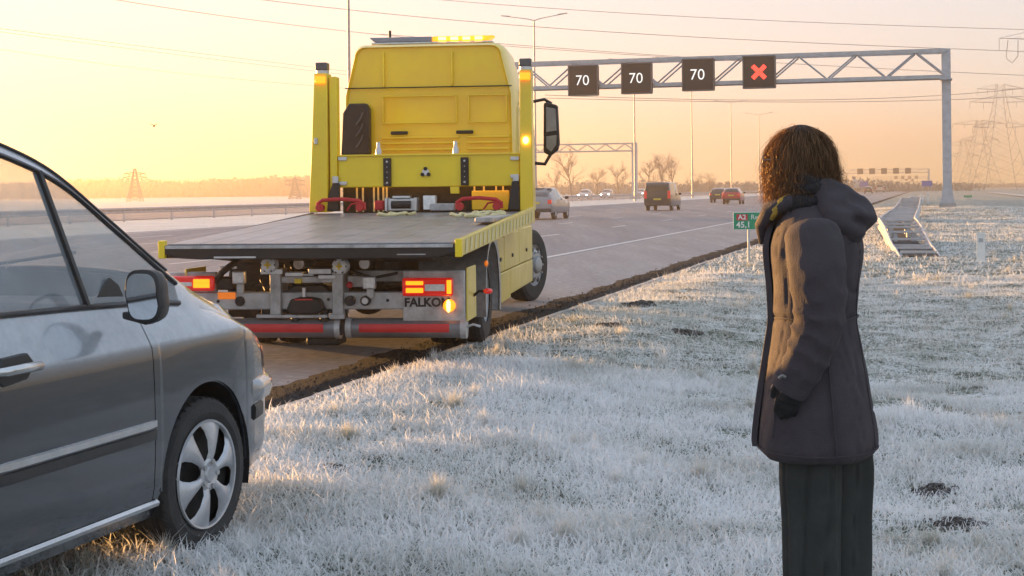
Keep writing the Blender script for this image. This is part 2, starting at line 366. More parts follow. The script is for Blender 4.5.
def blades(n, y0, y1, Lr, wr, two, spread=1.18, clump=None, bend=1.0, frost=(.58, 1.12), lean=0.75):
    u = RNG.random(n); y = np.sqrt(y0**2 + (y1**2 - y0**2) * u)
    x = (RNG.random(n) - .5) * .661 * y * spread
    if clump is not None:
        k = len(clump); ci = RNG.integers(0, k, n); c = np.array(clump)[ci]
        rr = np.abs(RNG.normal(0, .5, n)) * c[:, 2]; th = RNG.random(n) * 6.283
        x = c[:, 0] + rr*np.cos(th); y = c[:, 1] + rr*np.sin(th)
    l = -((x - K0[0]) * RN_[0] + (y - K0[1]) * RN_[1])
    keep = l < -.13 - .10 * RNG.random(n)**2
    bare = soilmask(x, y)
    for mx_, my_, r in MOLEW: bare = np.maximum(bare, np.clip(1.25 - ((x-mx_)**2 + ((y-my_)*.8)**2) / r**2, 0, 1))
    rs = (x - 8.05) - .215*(y - 32.2); keep &= ~((rs > -.1) & (rs < 1.0) & (y > 31.8) & (y < 60))
    if clump is None: keep &= RNG.random(n) > bare * .86
    x, y, l = x[keep], y[keep], l[keep]; n = len(x); z = hgt(x, y) - .008
    dn = .65 + .7 * vnoise(x*2.1+7, y*2.1, 31)
    L = (Lr[0] + (Lr[1]-Lr[0]) * RNG.random(n)**1.5) * dn; w = wr[0] + (wr[1]-wr[0]) * RNG.random(n)
    az = RNG.random(n)*6.283 if clump is None else np.arctan2(RNG.normal(0,1,n), RNG.normal(0,1,n))
    ln = np.clip(RNG.normal(lean, .35, n), .05, 1.5) * bend
    dx, dy = np.cos(az), np.sin(az); sx, sy = -dy, dx
    tw = RNG.normal(0, .6, n); sx, sy = np.cos(az+1.57+tw), np.sin(az+1.57+tw)
    base = np.stack([x, y, z], 1); S = np.stack([sx, sy, np.zeros(n)], 1) * w[:, None] / 2
    fr = np.clip(frost[0] + (frost[1]-frost[0]) * (vnoise(x*1.7, y*1.7+40, 33)*.9 + .45*RNG.random(n)), 0, 1)
    tone = np.clip(vnoise(x*.8+20, y*.8, 34)*.6 + .5*RNG.random(n), 0, 1)
    if two:
        mid = base + np.stack([dx*np.sin(ln*.55), dy*np.sin(ln*.55), np.cos(ln*.55)], 1) * (L*.55)[:, None]
        tip = mid + np.stack([dx*np.sin(ln*1.35), dy*np.sin(ln*1.35), np.cos(ln*1.35)], 1) * (L*.5)[:, None]
        tip[:, 2] = np.maximum(tip[:, 2], z + .008)
        V = np.stack([base-S, base+S, mid-S*.8, mid+S*.8, tip], 1).reshape(-1, 3); k = np.arange(n)*5
        T = np.stack([k,k+1,k+3, k,k+3,k+2, k+2,k+3,k+4], 1).reshape(-1, 3)
        A = np.stack([fr*.75, fr*.75, fr, fr, np.clip(fr*1.1,0,1)], 1).ravel(); B = np.repeat(tone, 5)
    else:
        tip = base + np.stack([dx*np.sin(ln), dy*np.sin(ln), np.cos(ln)], 1) * L[:, None]
        V = np.stack([base-S, base+S, tip], 1).reshape(-1, 3); k = np.arange(n)*3; T = np.stack([k,k+1,k+2], 1)
        A = np.stack([fr*.8, fr*.8, fr], 1).ravel(); B = np.repeat(tone, 3)
    return V, T, A, B
def merge(name, parts, mat, label, cat):
    V = []; T = []; A = []; B = []; k = 0
    for v, t, a, b in parts: V.append(v); T.append(t + k); A.append(a); B.append(b); k += len(v)
    o = npmesh(name, np.concatenate(V), np.concatenate(T), mat, {'frost': np.concatenate(A), 'tone': np.concatenate(B)})
    return tag(o, label, cat, kind='stuff')
cl_near = []
for i in range(70):
    y = math.sqrt(random.uniform(5.6**2, 15**2)); x = random.uniform(-.38, .38) * y; cl_near.append((x, y, random.uniform(.03, .075)))
cl_fix = [(438,500),(312,160+235),(455,410),(350,440),(238,400+40),(520,545),(700,480),(565,540),(930,545),(300,388),(395,375),(640,470)]
cl2 = []
for px, py in cl_fix:
    p = on_ground(px, py); cl2.append((p.x, p.y, .065))
cl_far = []
for i in range(160):
    y = math.sqrt(random.uniform(14**2, 45**2)); x = random.uniform(-.1, .4) * y; cl_far.append((x, y, random.uniform(.06, .16)))
merge('frosted_grass', [
    blades(270000, 5.2, 13.5, (.04, .13), (.004, .009), True, lean=1.22),
    blades(340000, 12.5, 27, (.03, .10), (.006, .013), False, lean=1.1),
    blades(300000, 25, 90, (.05, .14), (.018, .038), False, spread=1.25, lean=1.05),
    blades(9000, 5, 15, (.06, .15), (.0022, .004), True, clump=cl_near, frost=(.25, .95), lean=.6),
    blades(3600, 5, 15, (.06, .15), (.0025, .0045), True, clump=cl2, frost=(.2, .85), lean=.65),
    blades(9000, 14, 45, (.06, .16), (.006, .012), False, clump=cl_far, frost=(.1, .8), lean=.55),
], m_grass, 'white frosted grass covering the verge from the foreground to the gantry', 'grass')
# crumbs and grit along the gutter
n_ = 5200; tt = np.where(RNG.random(n_) < .7, RNG.uniform(-12, 12, n_), RNG.uniform(12, 45, n_)); ll = RNG.normal(.16, .13, n_); sz = .004 + .016*RNG.random(n_)**4
C = np.stack([K0[0] + tt*RD_[0] - ll*RN_[0], K0[1] + tt*RD_[1] - ll*RN_[1], .012 + sz*.3], 1)
A_ = RNG.random(n_)*6.28; O = np.stack([np.stack([np.cos(A_ + k*2.09)*sz, np.sin(A_ + k*2.09)*sz*.8, -sz*.4], 1) for k in range(3)] + [np.stack([sz*0, sz*0, sz*.7], 1)], 1)
V = (C[:, None, :] + O).reshape(-1, 3); k = np.arange(n_)*4
tag(npmesh('gutter_grit', V, np.concatenate([np.stack([k,k+1,k+3],1), np.stack([k+1,k+2,k+3],1), np.stack([k+2,k,k+3],1)]), m_gutter), 'dark grit and crumbs lying along the gutter beside the kerb', 'grit', kind='stuff')
# molehills and bare soil heaps
MLAB = ['dark soil heap low at the right edge, nearest the camera', 'flat dark soil patch just behind the nearest heap at right', 'small dark soil patch in the grass right of the grey car wheel',
        'crumbly soil heap in mid verge left of the woman', 'long dark soil heap closest to the kerb and the far road', 'soil heap in mid verge nearest the truck wheel']
for (x, y, r), lab in zip(MOLEW, MLAB):
    mb = MB().ball((x, y, float(hgt(x, y)) - .01), (r*.95, r*1.05, .02), 14, 6)
    for k in range(34):
        a = random.uniform(0, 6.28); q = r * random.random() ** .6; s = random.uniform(.012, .035) * (r/.13) ** .5
        X, Y = x + q*math.cos(a), y + q*math.sin(a)*1.1; mb.ball((X, Y, float(hgt(X, Y)) + .012*(1-q/r)), (s*random.uniform(.8,1.5), s, s*.6), 6, 4, Matrix.Rotation(random.uniform(0,3), 3, 'Z'))
    tag(mb.build('molehill', m_soil, None, smooth=50), lab, 'molehill', 'molehills in the frosted verge')

# ---------------------------------------------------------------- steel
m_galv = M('galvanised_steel', (.42,.44,.47), .45, .75, .15, 4., .05, 60)
m_galvf = M('frosted_galvanised_steel', (.48,.50,.54), .6, .35, .15, 3.)
m_pole = M('lamp_post_steel', (.34,.35,.37), .5, .6, .1, 3.)
m_lattice = M('pylon_steel', (.22,.23,.25), .6, .4, .1, 1.)
m_signb = M('sign_housing', (.02,.02,.024), .5, 0, .2, 8.)
m_face = M('sign_face', (.012,.012,.015), .5, 0, .2, 20.)
m_led = M('white_led', (.8,.8,.75), .5, emit=(1,.97,.9), es=.17)
m_red = M('red_led', (.6,.03,.02), .5, emit=(1,.05,.03), es=.5)
PERP = Vector((-math.cos(RA), math.sin(RA), 0)); ALONG = Vector((math.sin(RA), math.cos(RA), 0))

def gantry(label, base, span, H, hb, depth, nb, post_w, far_post=True, groupname=None):
    """base: right-hand post foot; the beam runs left across the road."""
    yaw = math.atan2(PERP.y, PERP.x)
    g = thing('sign_gantry', label, 'gantry', base, yaw, groupname)    # local x = across the road to the left
    bot, top = H - hb, H
    for k, zz in enumerate((bot, top)):
        for dy in (-depth/2, depth/2): MB().bar((0, dy, zz), (span, dy, zz), .16, .2).build('chord', m_galv, g)
    sp = span / nb
    for dy in (-depth/2, depth/2):
        for i in range(nb):
            x0 = i*sp; a, b = ((bot+.1, top-.1) if i % 2 == 0 else (top-.1, bot+.1))
            MB().cyl((x0+.06, dy, a), (x0+sp-.06, dy, b), .05, 6).build('diagonal', m_galv, g)
    for zz in (bot, top):
        for i in range(nb+1): MB().cyl((i*sp, -depth/2, zz), (i*sp, depth/2, zz), .045, 6).build('tie', m_galv, g)
    mb = MB().box(.02, span-.02, -depth/2+.12, depth/2-.12, bot+.04, bot+.09).build('walkway', m_galvf, g)
    for xx in ([0] + ([span] if far_post else [])):
        p = MB().bar((xx, 0, -.3), (xx, 0, top+.12), post_w, post_w*1.05).build('post', m_galvf, g)
        bx('base', m_conc, g, xx-post_w*.95, xx+post_w*.95, -post_w*.95, post_w*.95, -.4, .25, .02)
        for s in (-1, 1): MB().hexa([(xx-post_w*.8, s*post_w*.54, .25),(xx+post_w*.8, s*post_w*.54, .25),(xx+post_w*.8, s*post_w*.7, .25),(xx-post_w*.8, s*post_w*.7, .25),
                (xx-post_w*.4, s*post_w*.53, 1.5),(xx+post_w*.4, s*post_w*.53, 1.5),(xx+post_w*.4, s*post_w*.57, 1.5),(xx-post_w*.4, s*post_w*.57, 1.5)]).build('gusset', m_galvf, g)
        bx('collar', m_galvf, g, xx-post_w*.68, xx+post_w*.68, -depth/2-.14, depth/2+.14, bot-.16, bot-.1, .01)
    return g
GD = 84.0
gb = P(947.5, 208, GD); gz = float(hgt(gb.x, gb.y))
gantry('tall grey lattice gantry over the near carriageway carrying four matrix signs', (gb.x, gb.y, gz), 31.5, P(948, 51, GD).z - gz, 1.42, 1.15, 20, .46)
# four matrix signs hung on the beam
SIGNS = [(583,80.5,15.3,'70','dark square matrix sign showing 70, nearest the tow truck'),(636.5,78.3,15.6,'70','middle dark matrix sign showing 70 above the black van'),
         (698,74.7,16.2,'70','dark matrix sign showing 70 next to the red cross'),(759,72,16.4,'x','dark matrix sign showing a red cross')]
for px, py, hw, s, lab in SIGNS:
    # intersection of the sight line with the front plane of the beam
    r = P(px, py, 1.0) - cam.location; q = Vector((gb.x, gb.y, 0)) - ALONG * 1.0
    D = (q.dot(ALONG) - cam.location.dot(ALONG)) / r.dot(ALONG); c = cam.location + r * D; h = hw * D / F
    g = thing('matrix_sign', lab, 'sign', (c.x, c.y, c.z - h), -RA, 'matrix signs on the near gantry')
    MB().box(-h, h, 0, .38, 0, 2*h).build('housing', m_signb, g, bevel=.07)
    MB().box(-h*.9, h*.9, -.012, .02, h*.1, h*1.9).build('face', m_face, g, bevel=.01)
    rim = MB()
    for a, b in (((-h,-h*.93),(0,2*h)),((h*.93,h),(0,2*h)),((-h,h),(0,h*.07)),((-h,h),(h*1.93,2*h))): rim.box(a[0], a[1], -.05, .02, b[0], b[1])
    rim.build('rim', M('sign_rim', (.12,.12,.13), .5, .2), g)
    for sx in (-.5, .5): bx('bracket', m_galv, g, sx*h-.05, sx*h+.05, .38, .62, h*.3, h*1.6, .005)
    if s == '70': text('digits', '70', h*.95, m_led, g, Matrix.Translation((-h*.04, -.02, h*.98)) @ FACE_BACK, .004, bold=-.004)
    else:
        for d in (-1, 1): MB().bar((-d*h*.38, -.03, h*.62), (d*h*.38, -.03, h*1.38), .24, .02, up=(0,1,0)).build('cross_bar', m_red, g)
# gantry over the opposite carriageway
p = P(635, 198.7, 239); gantry('hazy lattice gantry over the opposite carriageway behind the van', (p.x, p.y, -.05), 27, 8.6, 1.15, 1.0, 18, .75)
# far gantries
def far_gantry(t, lab, nsign):
    b = RP(t, -5); gantry(lab, (b.x, b.y, 0), 34, 7.6, 1.2, 1.0, 14, .6)
    for i in range(nsign):
        q = b + PERP * (7.2 + i*4.2) - ALONG*.8
        s = thing('matrix_sign', '%s dark sign on %s' % (['rightmost','second','third','fourth','leftmost'][i], 'the distant gantry' if t < 700 else 'the farthest gantry'), 'sign', (q.x, q.y, 6.0), -RA, 'signs on the distant gantries')
        bx('housing', m_signb, s, -1.05, 1.05, 0, .4, 0, 2.1, .05)
        bx('face', m_face, s, -.92, .92, -.03, .02, .13, 1.97, .01)
far_gantry(560, 'small distant gantry with dark signs where the road fades', 5)
far_gantry(1000, 'farthest tiny gantry in the haze', 4)

# ---------------------------------------------------------------- light columns in the median
m_lamp = M('lamp_head', (.3,.31,.33), .4, .5)
LPD = [101.8,150,201,250,300,350,740,840]
LLAB = ['tall light column rising behind the truck cab','double-armed light column rising over the right cab mirror','double-armed light column behind the middle 70 sign',
        'light column below the third 70 sign','slim light column above the distant red car','slim hazy light column just left of the woman','faint far light column just right of the woman hair','farthest faint light column right of the woman hood']
for i, D in enumerate(LPD):
    x = .268*D - 4.6 - 37.9 + 4.6
    t = thing('light_column', LLAB[i], 'light column', (x, D, -.05), -RA, 'light columns along the median')
    H = 18.0
    mb = MB().tube([(0,0,0),(0,0,1.2)], [.16,.16], 10).build('base', m_pole, t)
    MB().tube([(0,0,1.2),(0,0,H)], [.13,.07], 10).build('pole', m_pole, t)
    for s in (-1, 1):
        MB().tube([(0,0,H-.05),(s*.6,0,H+.12),(s*2.5,0,H+.42)], [.05,.045,.035], 6).build('arm', m_pole, t)
        MB().hexa([(s*2.4-.0,-.12,H+.38),(s*3.3,-.08,H+.50),(s*3.3,.08,H+.50),(s*2.4,.12,H+.38),(s*2.4,-.12,H+.50),(s*3.3,-.08,H+.58),(s*3.3,.08,H+.58),(s*2.4,.12,H+.50)]).build('lamp_head', m_lamp, t)

# ---------------------------------------------------------------- guard rails
WB = [(0,0),(.03,.03),(.08,.035),(.12,.0),(.155,-.03),(.19,0),(.23,.035),(.28,.03),(.31,0)]   # (height, out)
def wbeam(mb, pts, side, zoff):
    prev = None; rows = []
    for i, p in enumerate(pts):
        d = (pts[min(i+1,len(pts)-1)] - pts[max(i-1,0)]); d.z = 0; d.normalize(); n = Vector((d.y, -d.x, 0)) * side
        rows.append([p + n*o*1.6 + Vector((0,0,zoff + h - .31)) for h, o in WB])
    mb.loft(rows, closed=False, caps=False)
def guardrail(label, pts, step_post, mat, side=1):
    g = thing('guard_rail', label, 'guard rail', pts[0])
    o = pts[0].copy(); q = [p - o for p in pts]
    mb = MB(); wbeam(mb, q, side, .75); r = mb.build('beam', mat, g, smooth=40, recalc=False)
    so = r.modifiers.new('thick', 'SOLIDIFY'); so.thickness = .006
    post = MB().box(-.04,.04,-.05,.05,-.1,.66).mesh('post'); post.materials.append(mat)
    L = (q[-1] - q[0]).length; d = (q[-1]-q[0]).normalized(); k = 0; t = 2.0
    while t < L:
        po = bpy.data.objects.new('post', post); COL.objects.link(po); po.parent = g; po.location = d*t + Vector((0,0,0)); po.rotation_euler = (0,0,-RA); t += step_post; k += 1
    return g
m_rail = M('guard_rail_steel', (.40,.41,.44), .5, .55, .15, 3.)
guardrail('long steel guard rail along the far median behind the truck', [RP(20,38.5,0), RP(140,38.5,0), RP(420,38.5,0)], 5.6, m_rail)
# double rail with spacers that comes out of the ground beside the verge
m_railf = M('frosted_rail_steel', (.55,.54,.55), .6, .25, .15, 3., .1, 30)
c0 = Vector((8.05, 32.2, 0)); c1 = Vector((10.75, 45.5, 0)); ax = Vector((.268, 1, 0)).normalized()
dr = thing('double_guard_rail', 'double guard rail with frosted spacers rising out of the verge behind the woman', 'guard rail', c0)
def drail(s):
    if s < 13.6: f = s/13.6; b = c0.lerp(c1, f); z = .52*(f*f*(3-2*f))
    else: b = c1 + ax*(s-13.6); z = .52
    return b - c0, z
for side, nm in ((0, 'beam'), (1, 'beam')):
    rows = []
    for s in np.linspace(0, 130, 120):
        b, z = drail(s); off = Vector((.966, -.259, 0)) * (side * (1.02 if s > 13.6 else .80 + .22*s/13.6)); nrm = Vector((.966,-.259,0)) * (1 if side else -1)
        gz_ = float(hgt(b.x + c0.x, b.y + c0.y))
        rows.append([b + off + nrm*o*1.2 + Vector((0,0,gz_ + z - .30 + h)) for h, o in WB])
    mb = MB(); mb.loft(rows, closed=False, caps=False); r = mb.build(nm, m_railf, dr, smooth=40, recalc=False)
    so = r.modifiers.new('thick', 'SOLIDIFY'); so.thickness = .008
    tb = MB(); tb.tube([(x[-1]) for x in rows], .03, 6); tb.build('top_tube', m_railf, dr, smooth=50)
for i in range(60):
    s = .7 + i*1.8
    b, z = drail(s); w = 1.02 if s > 13.6 else .80 + .22*s/13.6; gz_ = float(hgt(b.x+c0.x, b.y+c0.y))
    a = b + Vector((.966,-.259,0))*.03 + Vector((0,0,gz_+max(z-.05,.06))); e = b + Vector((.966,-.259,0))*(w-.03) + Vector((0,0,gz_+max(z-.05,.06)))
    MB().bar(a, e, .16 if s < 16 else .3, .05).build('spacer', m_railf, dr)
    if i % 2 == 0 and z > .25:
        for fx in (.25, .75): q = b + Vector((.966,-.259,0))*w*fx; MB().box(q.x-.05, q.x+.05, q.y-.05, q.y+.05, -.1, gz_+z-.08).build('post', m_railf, dr)
v = []; f = []
for i, s in enumerate(np.linspace(-.2, 110, 90)):
    b, z = drail(max(s, 0)); gz_ = float(hgt(b.x+c0.x, b.y+c0.y)); o = c0 + b + Vector((.06,-.016,gz_+.035))
    v += [tuple(o), tuple(o + Vector((.966,-.259,0))*.72)]
    if i: f.append((2*i-2, 2*i, 2*i+1, 2*i-1))
raw('dark_strip', v, f, m_soil)['kind'] = 'structure'  # dark strip along the ground between the two rails, in the molehill material

# ---------------------------------------------------------------- kilometre sign, marker posts, small far signs
m_green = M('sign_green', (.015,.30,.16), .5, 0, .08); m_signred = M('sign_red', (.55,.03,.05), .5, 0, .08); m_signw = M('sign_white', (.8,.8,.78), .5, 0, .05); m_blue = M('sign_blue', (.04,.10,.42), .5, 0, .08)
D = 30.5; p = P(748, 265, D); hs = thing('distance_sign', 'green kilometre sign reading A2 Re 45.1 on a grey post', 'sign', (p.x, p.y, float(hgt(p.x, p.y))), -math.radians(6))
zt = P(746, 212.5, D).z - p.z; hwid = .28; hh = .35
MB().cyl((0.02, .03, -.1), (0.02, .03, zt-.02), .025, 10).build('post', m_galvf, hs, smooth=40)
MB().box(-hwid, hwid, -.012, .0, zt-hh, zt).build('plate', m_signw, hs, bevel=.004)
bx('panel', m_green, hs, -hwid+.012, hwid-.012, -.016, -.0125, zt-hh+.012, zt-.012, 0)
bx('route_plate', m_signred, hs, -.215, -.0, -.020, -.0165, zt-.165, zt-.045, 0)
text('lettering', 'A2', .135, m_signw, hs, Matrix.Translation((-.107,-.022,zt-.105)) @ FACE_BACK, .001, bold=.003)
text('lettering', 'Re', .135, m_signw, hs, Matrix.Translation((.135,-.018,zt-.105)) @ FACE_BACK, .001)
text('lettering', '45,1', .165, m_signw, hs, Matrix.Translation((-.08,-.018,zt-.255)) @ FACE_BACK, .001, bold=.003)
def marker(px, py, D, h, lab, w=.06):
    p = P(px, py, D); m = thing('marker_post', lab, 'marker post', (p.x, p.y, float(hgt(p.x, p.y))), -RA)
    MB().prism([(-w,-.02),(w,-.02),(w*.6,.035),(-w*.6,.035)], 0, h, 'z').build('body', m_signw, m, bevel=.006)
    bx('cap', m_signw, m, -w*1.1, w*1.1, -.03, .045, h, h+.03, .004); bx('reflector', m_galv, m, -w*.5, w*.5, -.026, -.021, h*.72, h*.86, 0)
marker(981, 262, 30.6, .55, 'pale frosted marker post on the right of the verge', .085)
marker(921, 201, 100, .9, 'dark marker post where the double rail ends'); marker(928, 198, 130, .9, 'small far marker post beyond the rail end')
def small_sign(px, py, D, w, h, H, mat, lab):
    p = P(px, py, D); s = thing('road_sign', lab, 'sign', (p.x, p.y, -.03), -RA)
    for sx in (-.35, .35): MB().cyl((sx*w, .05, 0), (sx*w, .05, p.z+h/2), .05, 6).build('post', m_galvf, s)
    bx('plate', mat, s, -w/2, w/2, -.03, .0, p.z+.03-h/2, p.z+.03+h/2, .01)
small_sign(927, 183.5, 300, 2.0, 1.1, 3, m_blue, 'small distant blue road sign beside the gantry post')
small_sign(968, 198.5, 190, 1.0, .8, 1, m_green, 'small green sign at the edge of the frosted field')
small_sign(864, 184, 420, 2.2, 1.4, 3, m_blue, 'faint blue sign beside the far traffic')

# ---------------------------------------------------------------- pylons and wires
def pylon(label, px, D, ztop, arms, wbase, rz=0., groupname='pylons in the haze'):
    x = (px - CX) / F * D
    t = thing('pylon', label, 'pylon', (x, D, -.1), rz, groupname)
    wt = wbase*.16; levels = 9
    def hwz(z): f = z/ztop; return wbase/2*(1-f)**1.25 + wt/2
    r = max(.03, D*(.00010 if px > 500 else .00022))
    lg = MB(); zs = [ztop*(1-(1-i/levels)**1.15) for i in range(levels+1)]
    for sx in (-1,1):
        for sy in (-1,1): MB().tube([(sx*hwz(z), sy*hwz(z), z) for z in zs], r*1.25, 4).build('leg', m_lattice, t)
    br = MB()
    for i in range(levels):
        a, b = hwz(zs[i]), hwz(zs[i+1])
        for s in (-1, 1):
            br.tube([(-a, s*a, zs[i]), (b, s*b, zs[i+1])], r*.7, 3); br.tube([(a, s*a, zs[i]), (-b, s*b, zs[i+1])], r*.7, 3)
            br.tube([(s*a, -a, zs[i]), (s*b, b, zs[i+1])], r*.7, 3); br.tube([(s*a, a, zs[i]), (s*b, -b, zs[i+1])], r*.7, 3)
    br.build('bracing', m_lattice, t)
    for (z, half) in arms:
        w = hwz(z)
        for s in (-1, 1):
            mb = MB()
            for sy in (-w, w): mb.tube([(s*w, sy, z), (s*half, 0, z+.2)], r, 4); mb.tube([(s*w, sy, min(z+half*.22, ztop)), (s*half, 0, z+.2)], r, 4)
            for q in range(1, 5):
                f = q/5; mb.tube([(s*(w+(half-w)*f), w*(1-f), z+.2*f), (s*(w+(half-w)*(f-.2)), -w*(1.2-f), z+.1)], r*.6, 3); mb.tube([(s*(w+(half-w)*f), w*(1-f), z+.2*f), (s*(w+(half-w)*(f-.1)), w*(1-f), z+half*.22*(1-f))], r*.6, 3)
            am = mb.build('cross_arm', m_lattice, t)
            for ff in (1.0, .55): MB().tube([(s*half*ff, 0, z+.1), (s*half*ff, 0, z-ztop*.055)], r*1.4, 5).build('insulator', m_lattice, t)
    return t
def zof(py, D, px): return P(px, py, D).z
D=230; pylon('nearest pylon at the right edge with its cross arm in the corner', 1078, D, zof(8,D,1078), [(zof(40,D,1020),12.2),(zof(95,D,1020),8)], 7, .15)
D=420; pylon('tall lattice pylon right of the gantry post', 1001, D, zof(84,D,1001), [(zof(89,D,1001),6.2),(zof(102,D,1001),8.2),(zof(127,D,1001),7.5)], 11)
D=640; pylon('hazy lattice pylon between the gantry post and the tall pylon', 980, D, zof(120,D,980), [(zof(124,D,980),11),(zof(140,D,980),8)], 13)
D=860; pylon('faint far pylon close to the gantry post', 964, D, zof(141,D,964), [(zof(145,D,964),13),(zof(156,D,964),9)], 14)
D=330; pylon('small hazy pylon on the left above the tree line', 135, D, zof(168,D,135), [(zof(174,D,135),2.3),(zof(178,D,135),2.6)], 2.6)
D=360; pylon('tiny hazy pylon just left of the truck post', 295, D, zof(177,D,295), [(zof(181,D,295),2.2),(zof(185,D,295),2.2)], 2.4)
m_wire = M('wire', (.16,.16,.18), .5, .5)
WIRES = [('thin power line crossing the top from the left past the cab roof', (105,-2,70), (345,31,110), (760,62,200), 0.0150),
         ('upper pair of power lines entering at the top, left one', (248,-2,80), (500,24,125), (1040,52,230), 0.0165),
         ('highest faint power line right of the cab', (420,-2,95), (640,14,140), (1040,30,230), 0.0150),
         ('upper power line at the left sky edge', (-20,26,60), (180,51,82), (420,80,120), 0.0090),
         ('second power line just beneath at the left sky edge', (-20,29,61), (180,55,84), (420,83,122), 0.0090),
         ('lowest faint power line of the left sky', (-20,46,66), (170,72,88), (420,93,125), 0.0075),
         ('power line running behind the gantry beam', (380,34,110), (700,58,160), (1040,76,235), 0.0150),
         ('lower power line running beneath the gantry beam', (545,95,160), (800,100,240), (1060,84,415), 0.0180),
         ('lowest power line running beneath the gantry signs', (545,98,165), (800,102,245), (1060,94,415), 0.0180)]
for lab, a, b, c, r in WIRES:
    A, B, C_ = P(*a), P(*b), P(*c); pts = []
    for i in range(33):
        u = i/32; tb = (B-A).length / ((B-A).length + (C_-B).length)
        la = (u-tb)*(u-1)/((0-tb)*(0-1)); lb = (u-0)*(u-1)/((tb)*(tb-1)); lc = u*(u-tb)/(1-tb); pts.append(A*la + B*lb + C_*lc)
    tag(MB().tube([p for p in pts], [r*max(1, p.y/95) for p in pts], 4).build('power_line', m_wire), lab, 'power line', 'power lines across the sky')
p = P(1012, 47, 231); mb = MB().tube([P(1008,40,231), P(1006,58,231), P(1012,63,231), P(1018,56,231), P(1018,40,231)], .05, 5)
tag(mb.build('jumper_cable', m_wire, None, smooth=60), 'hanging loop of cable under the cross arm in the top right corner', 'cable')
# bird
bp_ = P(154, 126, 60); bd = thing('bird', 'single dark bird flying in the bright left sky', 'bird', bp_, .4); mbd = M('bird_dark', (.05,.045,.05), .8)
MB().loft([[(math.cos(t)*r, y, math.sin(t)*r) for t in np.linspace(0, 6.283, 9)[:-1]] for y, r in ((-.14,.012),(-.08,.035),(0,.045),(.07,.03),(.1,.025),(.13,.008))]).build('body', mbd, bd, smooth=60)
for s in (-1, 1): raw('wing', [(s*.02,.05,.02),(s*.02,-.04,.02),(s*.13,-.03,.075),(s*.14,.05,.085),(s*.22,-.03,.05),(s*.02,.0,.045),(s*.13,.01,.095)], [(0,3,6,5),(1,5,6,2),(3,4,6),(4,2,6),(0,1,2,3),(2,4,3)], mbd, bd)

# ---------------------------------------------------------------- trees
m_bark = M('bare_bark', (.18,.15,.13), .9, 0, .2, 3.); m_twig = M('bare_twigs', (.30,.25,.21), .9, 0, .2, 2.)
def bare_tree(label, px, D, h, w, seed, dense=1.0, z0=0.):
    rg = random.Random(seed); x = (px-CX)/F*D
    t = thing('bare_tree', label, 'tree', (x, D, z0-.1), rg.random()*6, 'bare trees beyond the road')
    limb = MB(); tw = MB()
    def grow(p, d, L, r, lev):
        n = 4; pts = [p]; q = p; dd = d.copy()
        for i in range(n):
            dd = (dd + Vector((rg.gauss(0,.13), rg.gauss(0,.13), .06))).normalized(); q = q + dd*L/n; pts.append(q)
        mb = limb if lev < 2 else tw
        mb.tube(pts, [r*(1-.55*i/n) for i in range(n+1)], 6 if lev == 0 else (4 if lev < 2 else 3), caps=False)
        if lev >= 4: return
        nb = [int(7*dense)+2, int(4*dense)+1, 4, 3][lev]
        for k in range(nb):
            f = rg.uniform(.3 if lev == 0 else .25, 1); i = min(int(f*n), n-1); b = pts[i].lerp(pts[i+1], f*n-i)
            az = rg.uniform(0, 6.283); tilt = rg.uniform(.45, 1.05)*w
            u = dd.orthogonal().normalized(); v_ = dd.cross(u); nd = (dd*math.cos(tilt) + (u*math.cos(az)+v_*math.sin(az))*math.sin(tilt)).normalized(); nd.z = nd.z*.9 + .12
            grow(b, nd, L*rg.uniform(.42,.62)*(1.15 if lev == 0 else 1), max(r*.5, .014*D/340), lev+1)
    grow(Vector((0,0,0)), Vector((0,0,1)), h*.62, h*.022, 0)
    limb.build('trunk', m_bark, t, smooth=60); tw.build('crown', m_twig, t)
TREES = [(572,340,10.5,.8,1.2,'tall slender bare tree right of the truck mirror'),(556,350,6,1.,1.,'low bare bush beside the tall slender tree'),(597,352,6.5,1.1,1.,'low bare tree left of the gantry post in the haze'),
         (619,345,7.5,1.,1.1,'bare tree touching the left of the hazy gantry post'),(648,342,8.5,1.1,1.2,'rounded bare tree right of the hazy gantry post'),(661,350,9.8,.9,1.2,'tallest bare tree above the black van'),
         (674,345,8,1.1,1.1,'bare tree above the right side of the black van'),(690,360,6,1.1,1.,'low bare tree right of the van'),(708,400,5.5,1.1,1.,'small bare tree between the van and the red car'),(545,345,5,1.2,1.,'bare scrub just right of the truck post')]
for i, (px, D, h, w, de, lab) in enumerate(TREES): bare_tree(lab, px, D, h, w, 100+i, de)
# far woodland: one mass on the left horizon and a low band across the whole horizon
def wood(name, label, x0, x1, D0, D1, hfun, n, wid):
    x = RNG.uniform(x0, x1, n); y = RNG.uniform(D0, D1, n)
    h = hfun(x) * (.55 + .45*RNG.random(n)); zb = h*RNG.random(n)**1.2; a = RNG.normal(0, .5, n); L = h*.22+.6; w = wid*(.5+RNG.random(n))
    b = np.stack([x, y, zb], 1); tip = b + np.stack([np.sin(a)*L, RNG.normal(0,.3,n)*L, np.abs(np.cos(a))*L], 1); tip[:,2] = np.minimum(tip[:,2], h)
    S = np.stack([w/2, RNG.normal(0,.2,n)*w, RNG.normal(0,.4,n)*w], 1)
    V = np.stack([b-S, b+S, tip], 1).reshape(-1,3); k = np.arange(n)*3
    o = npmesh(name, V, np.stack([k,k+1,k+2],1), m_twig); return tag(o, label, 'woodland', kind='stuff')
hf = lambda x: 5.2 + 2.6*vnoise(x*.018, x*0, 51) + 2.4*vnoise(x*.07, x*0+3, 52)
wood('far_woodland', 'hazy wood along the left horizon behind the guard rail', -330, -40, 640, 690, hf, 26000, 1.0)
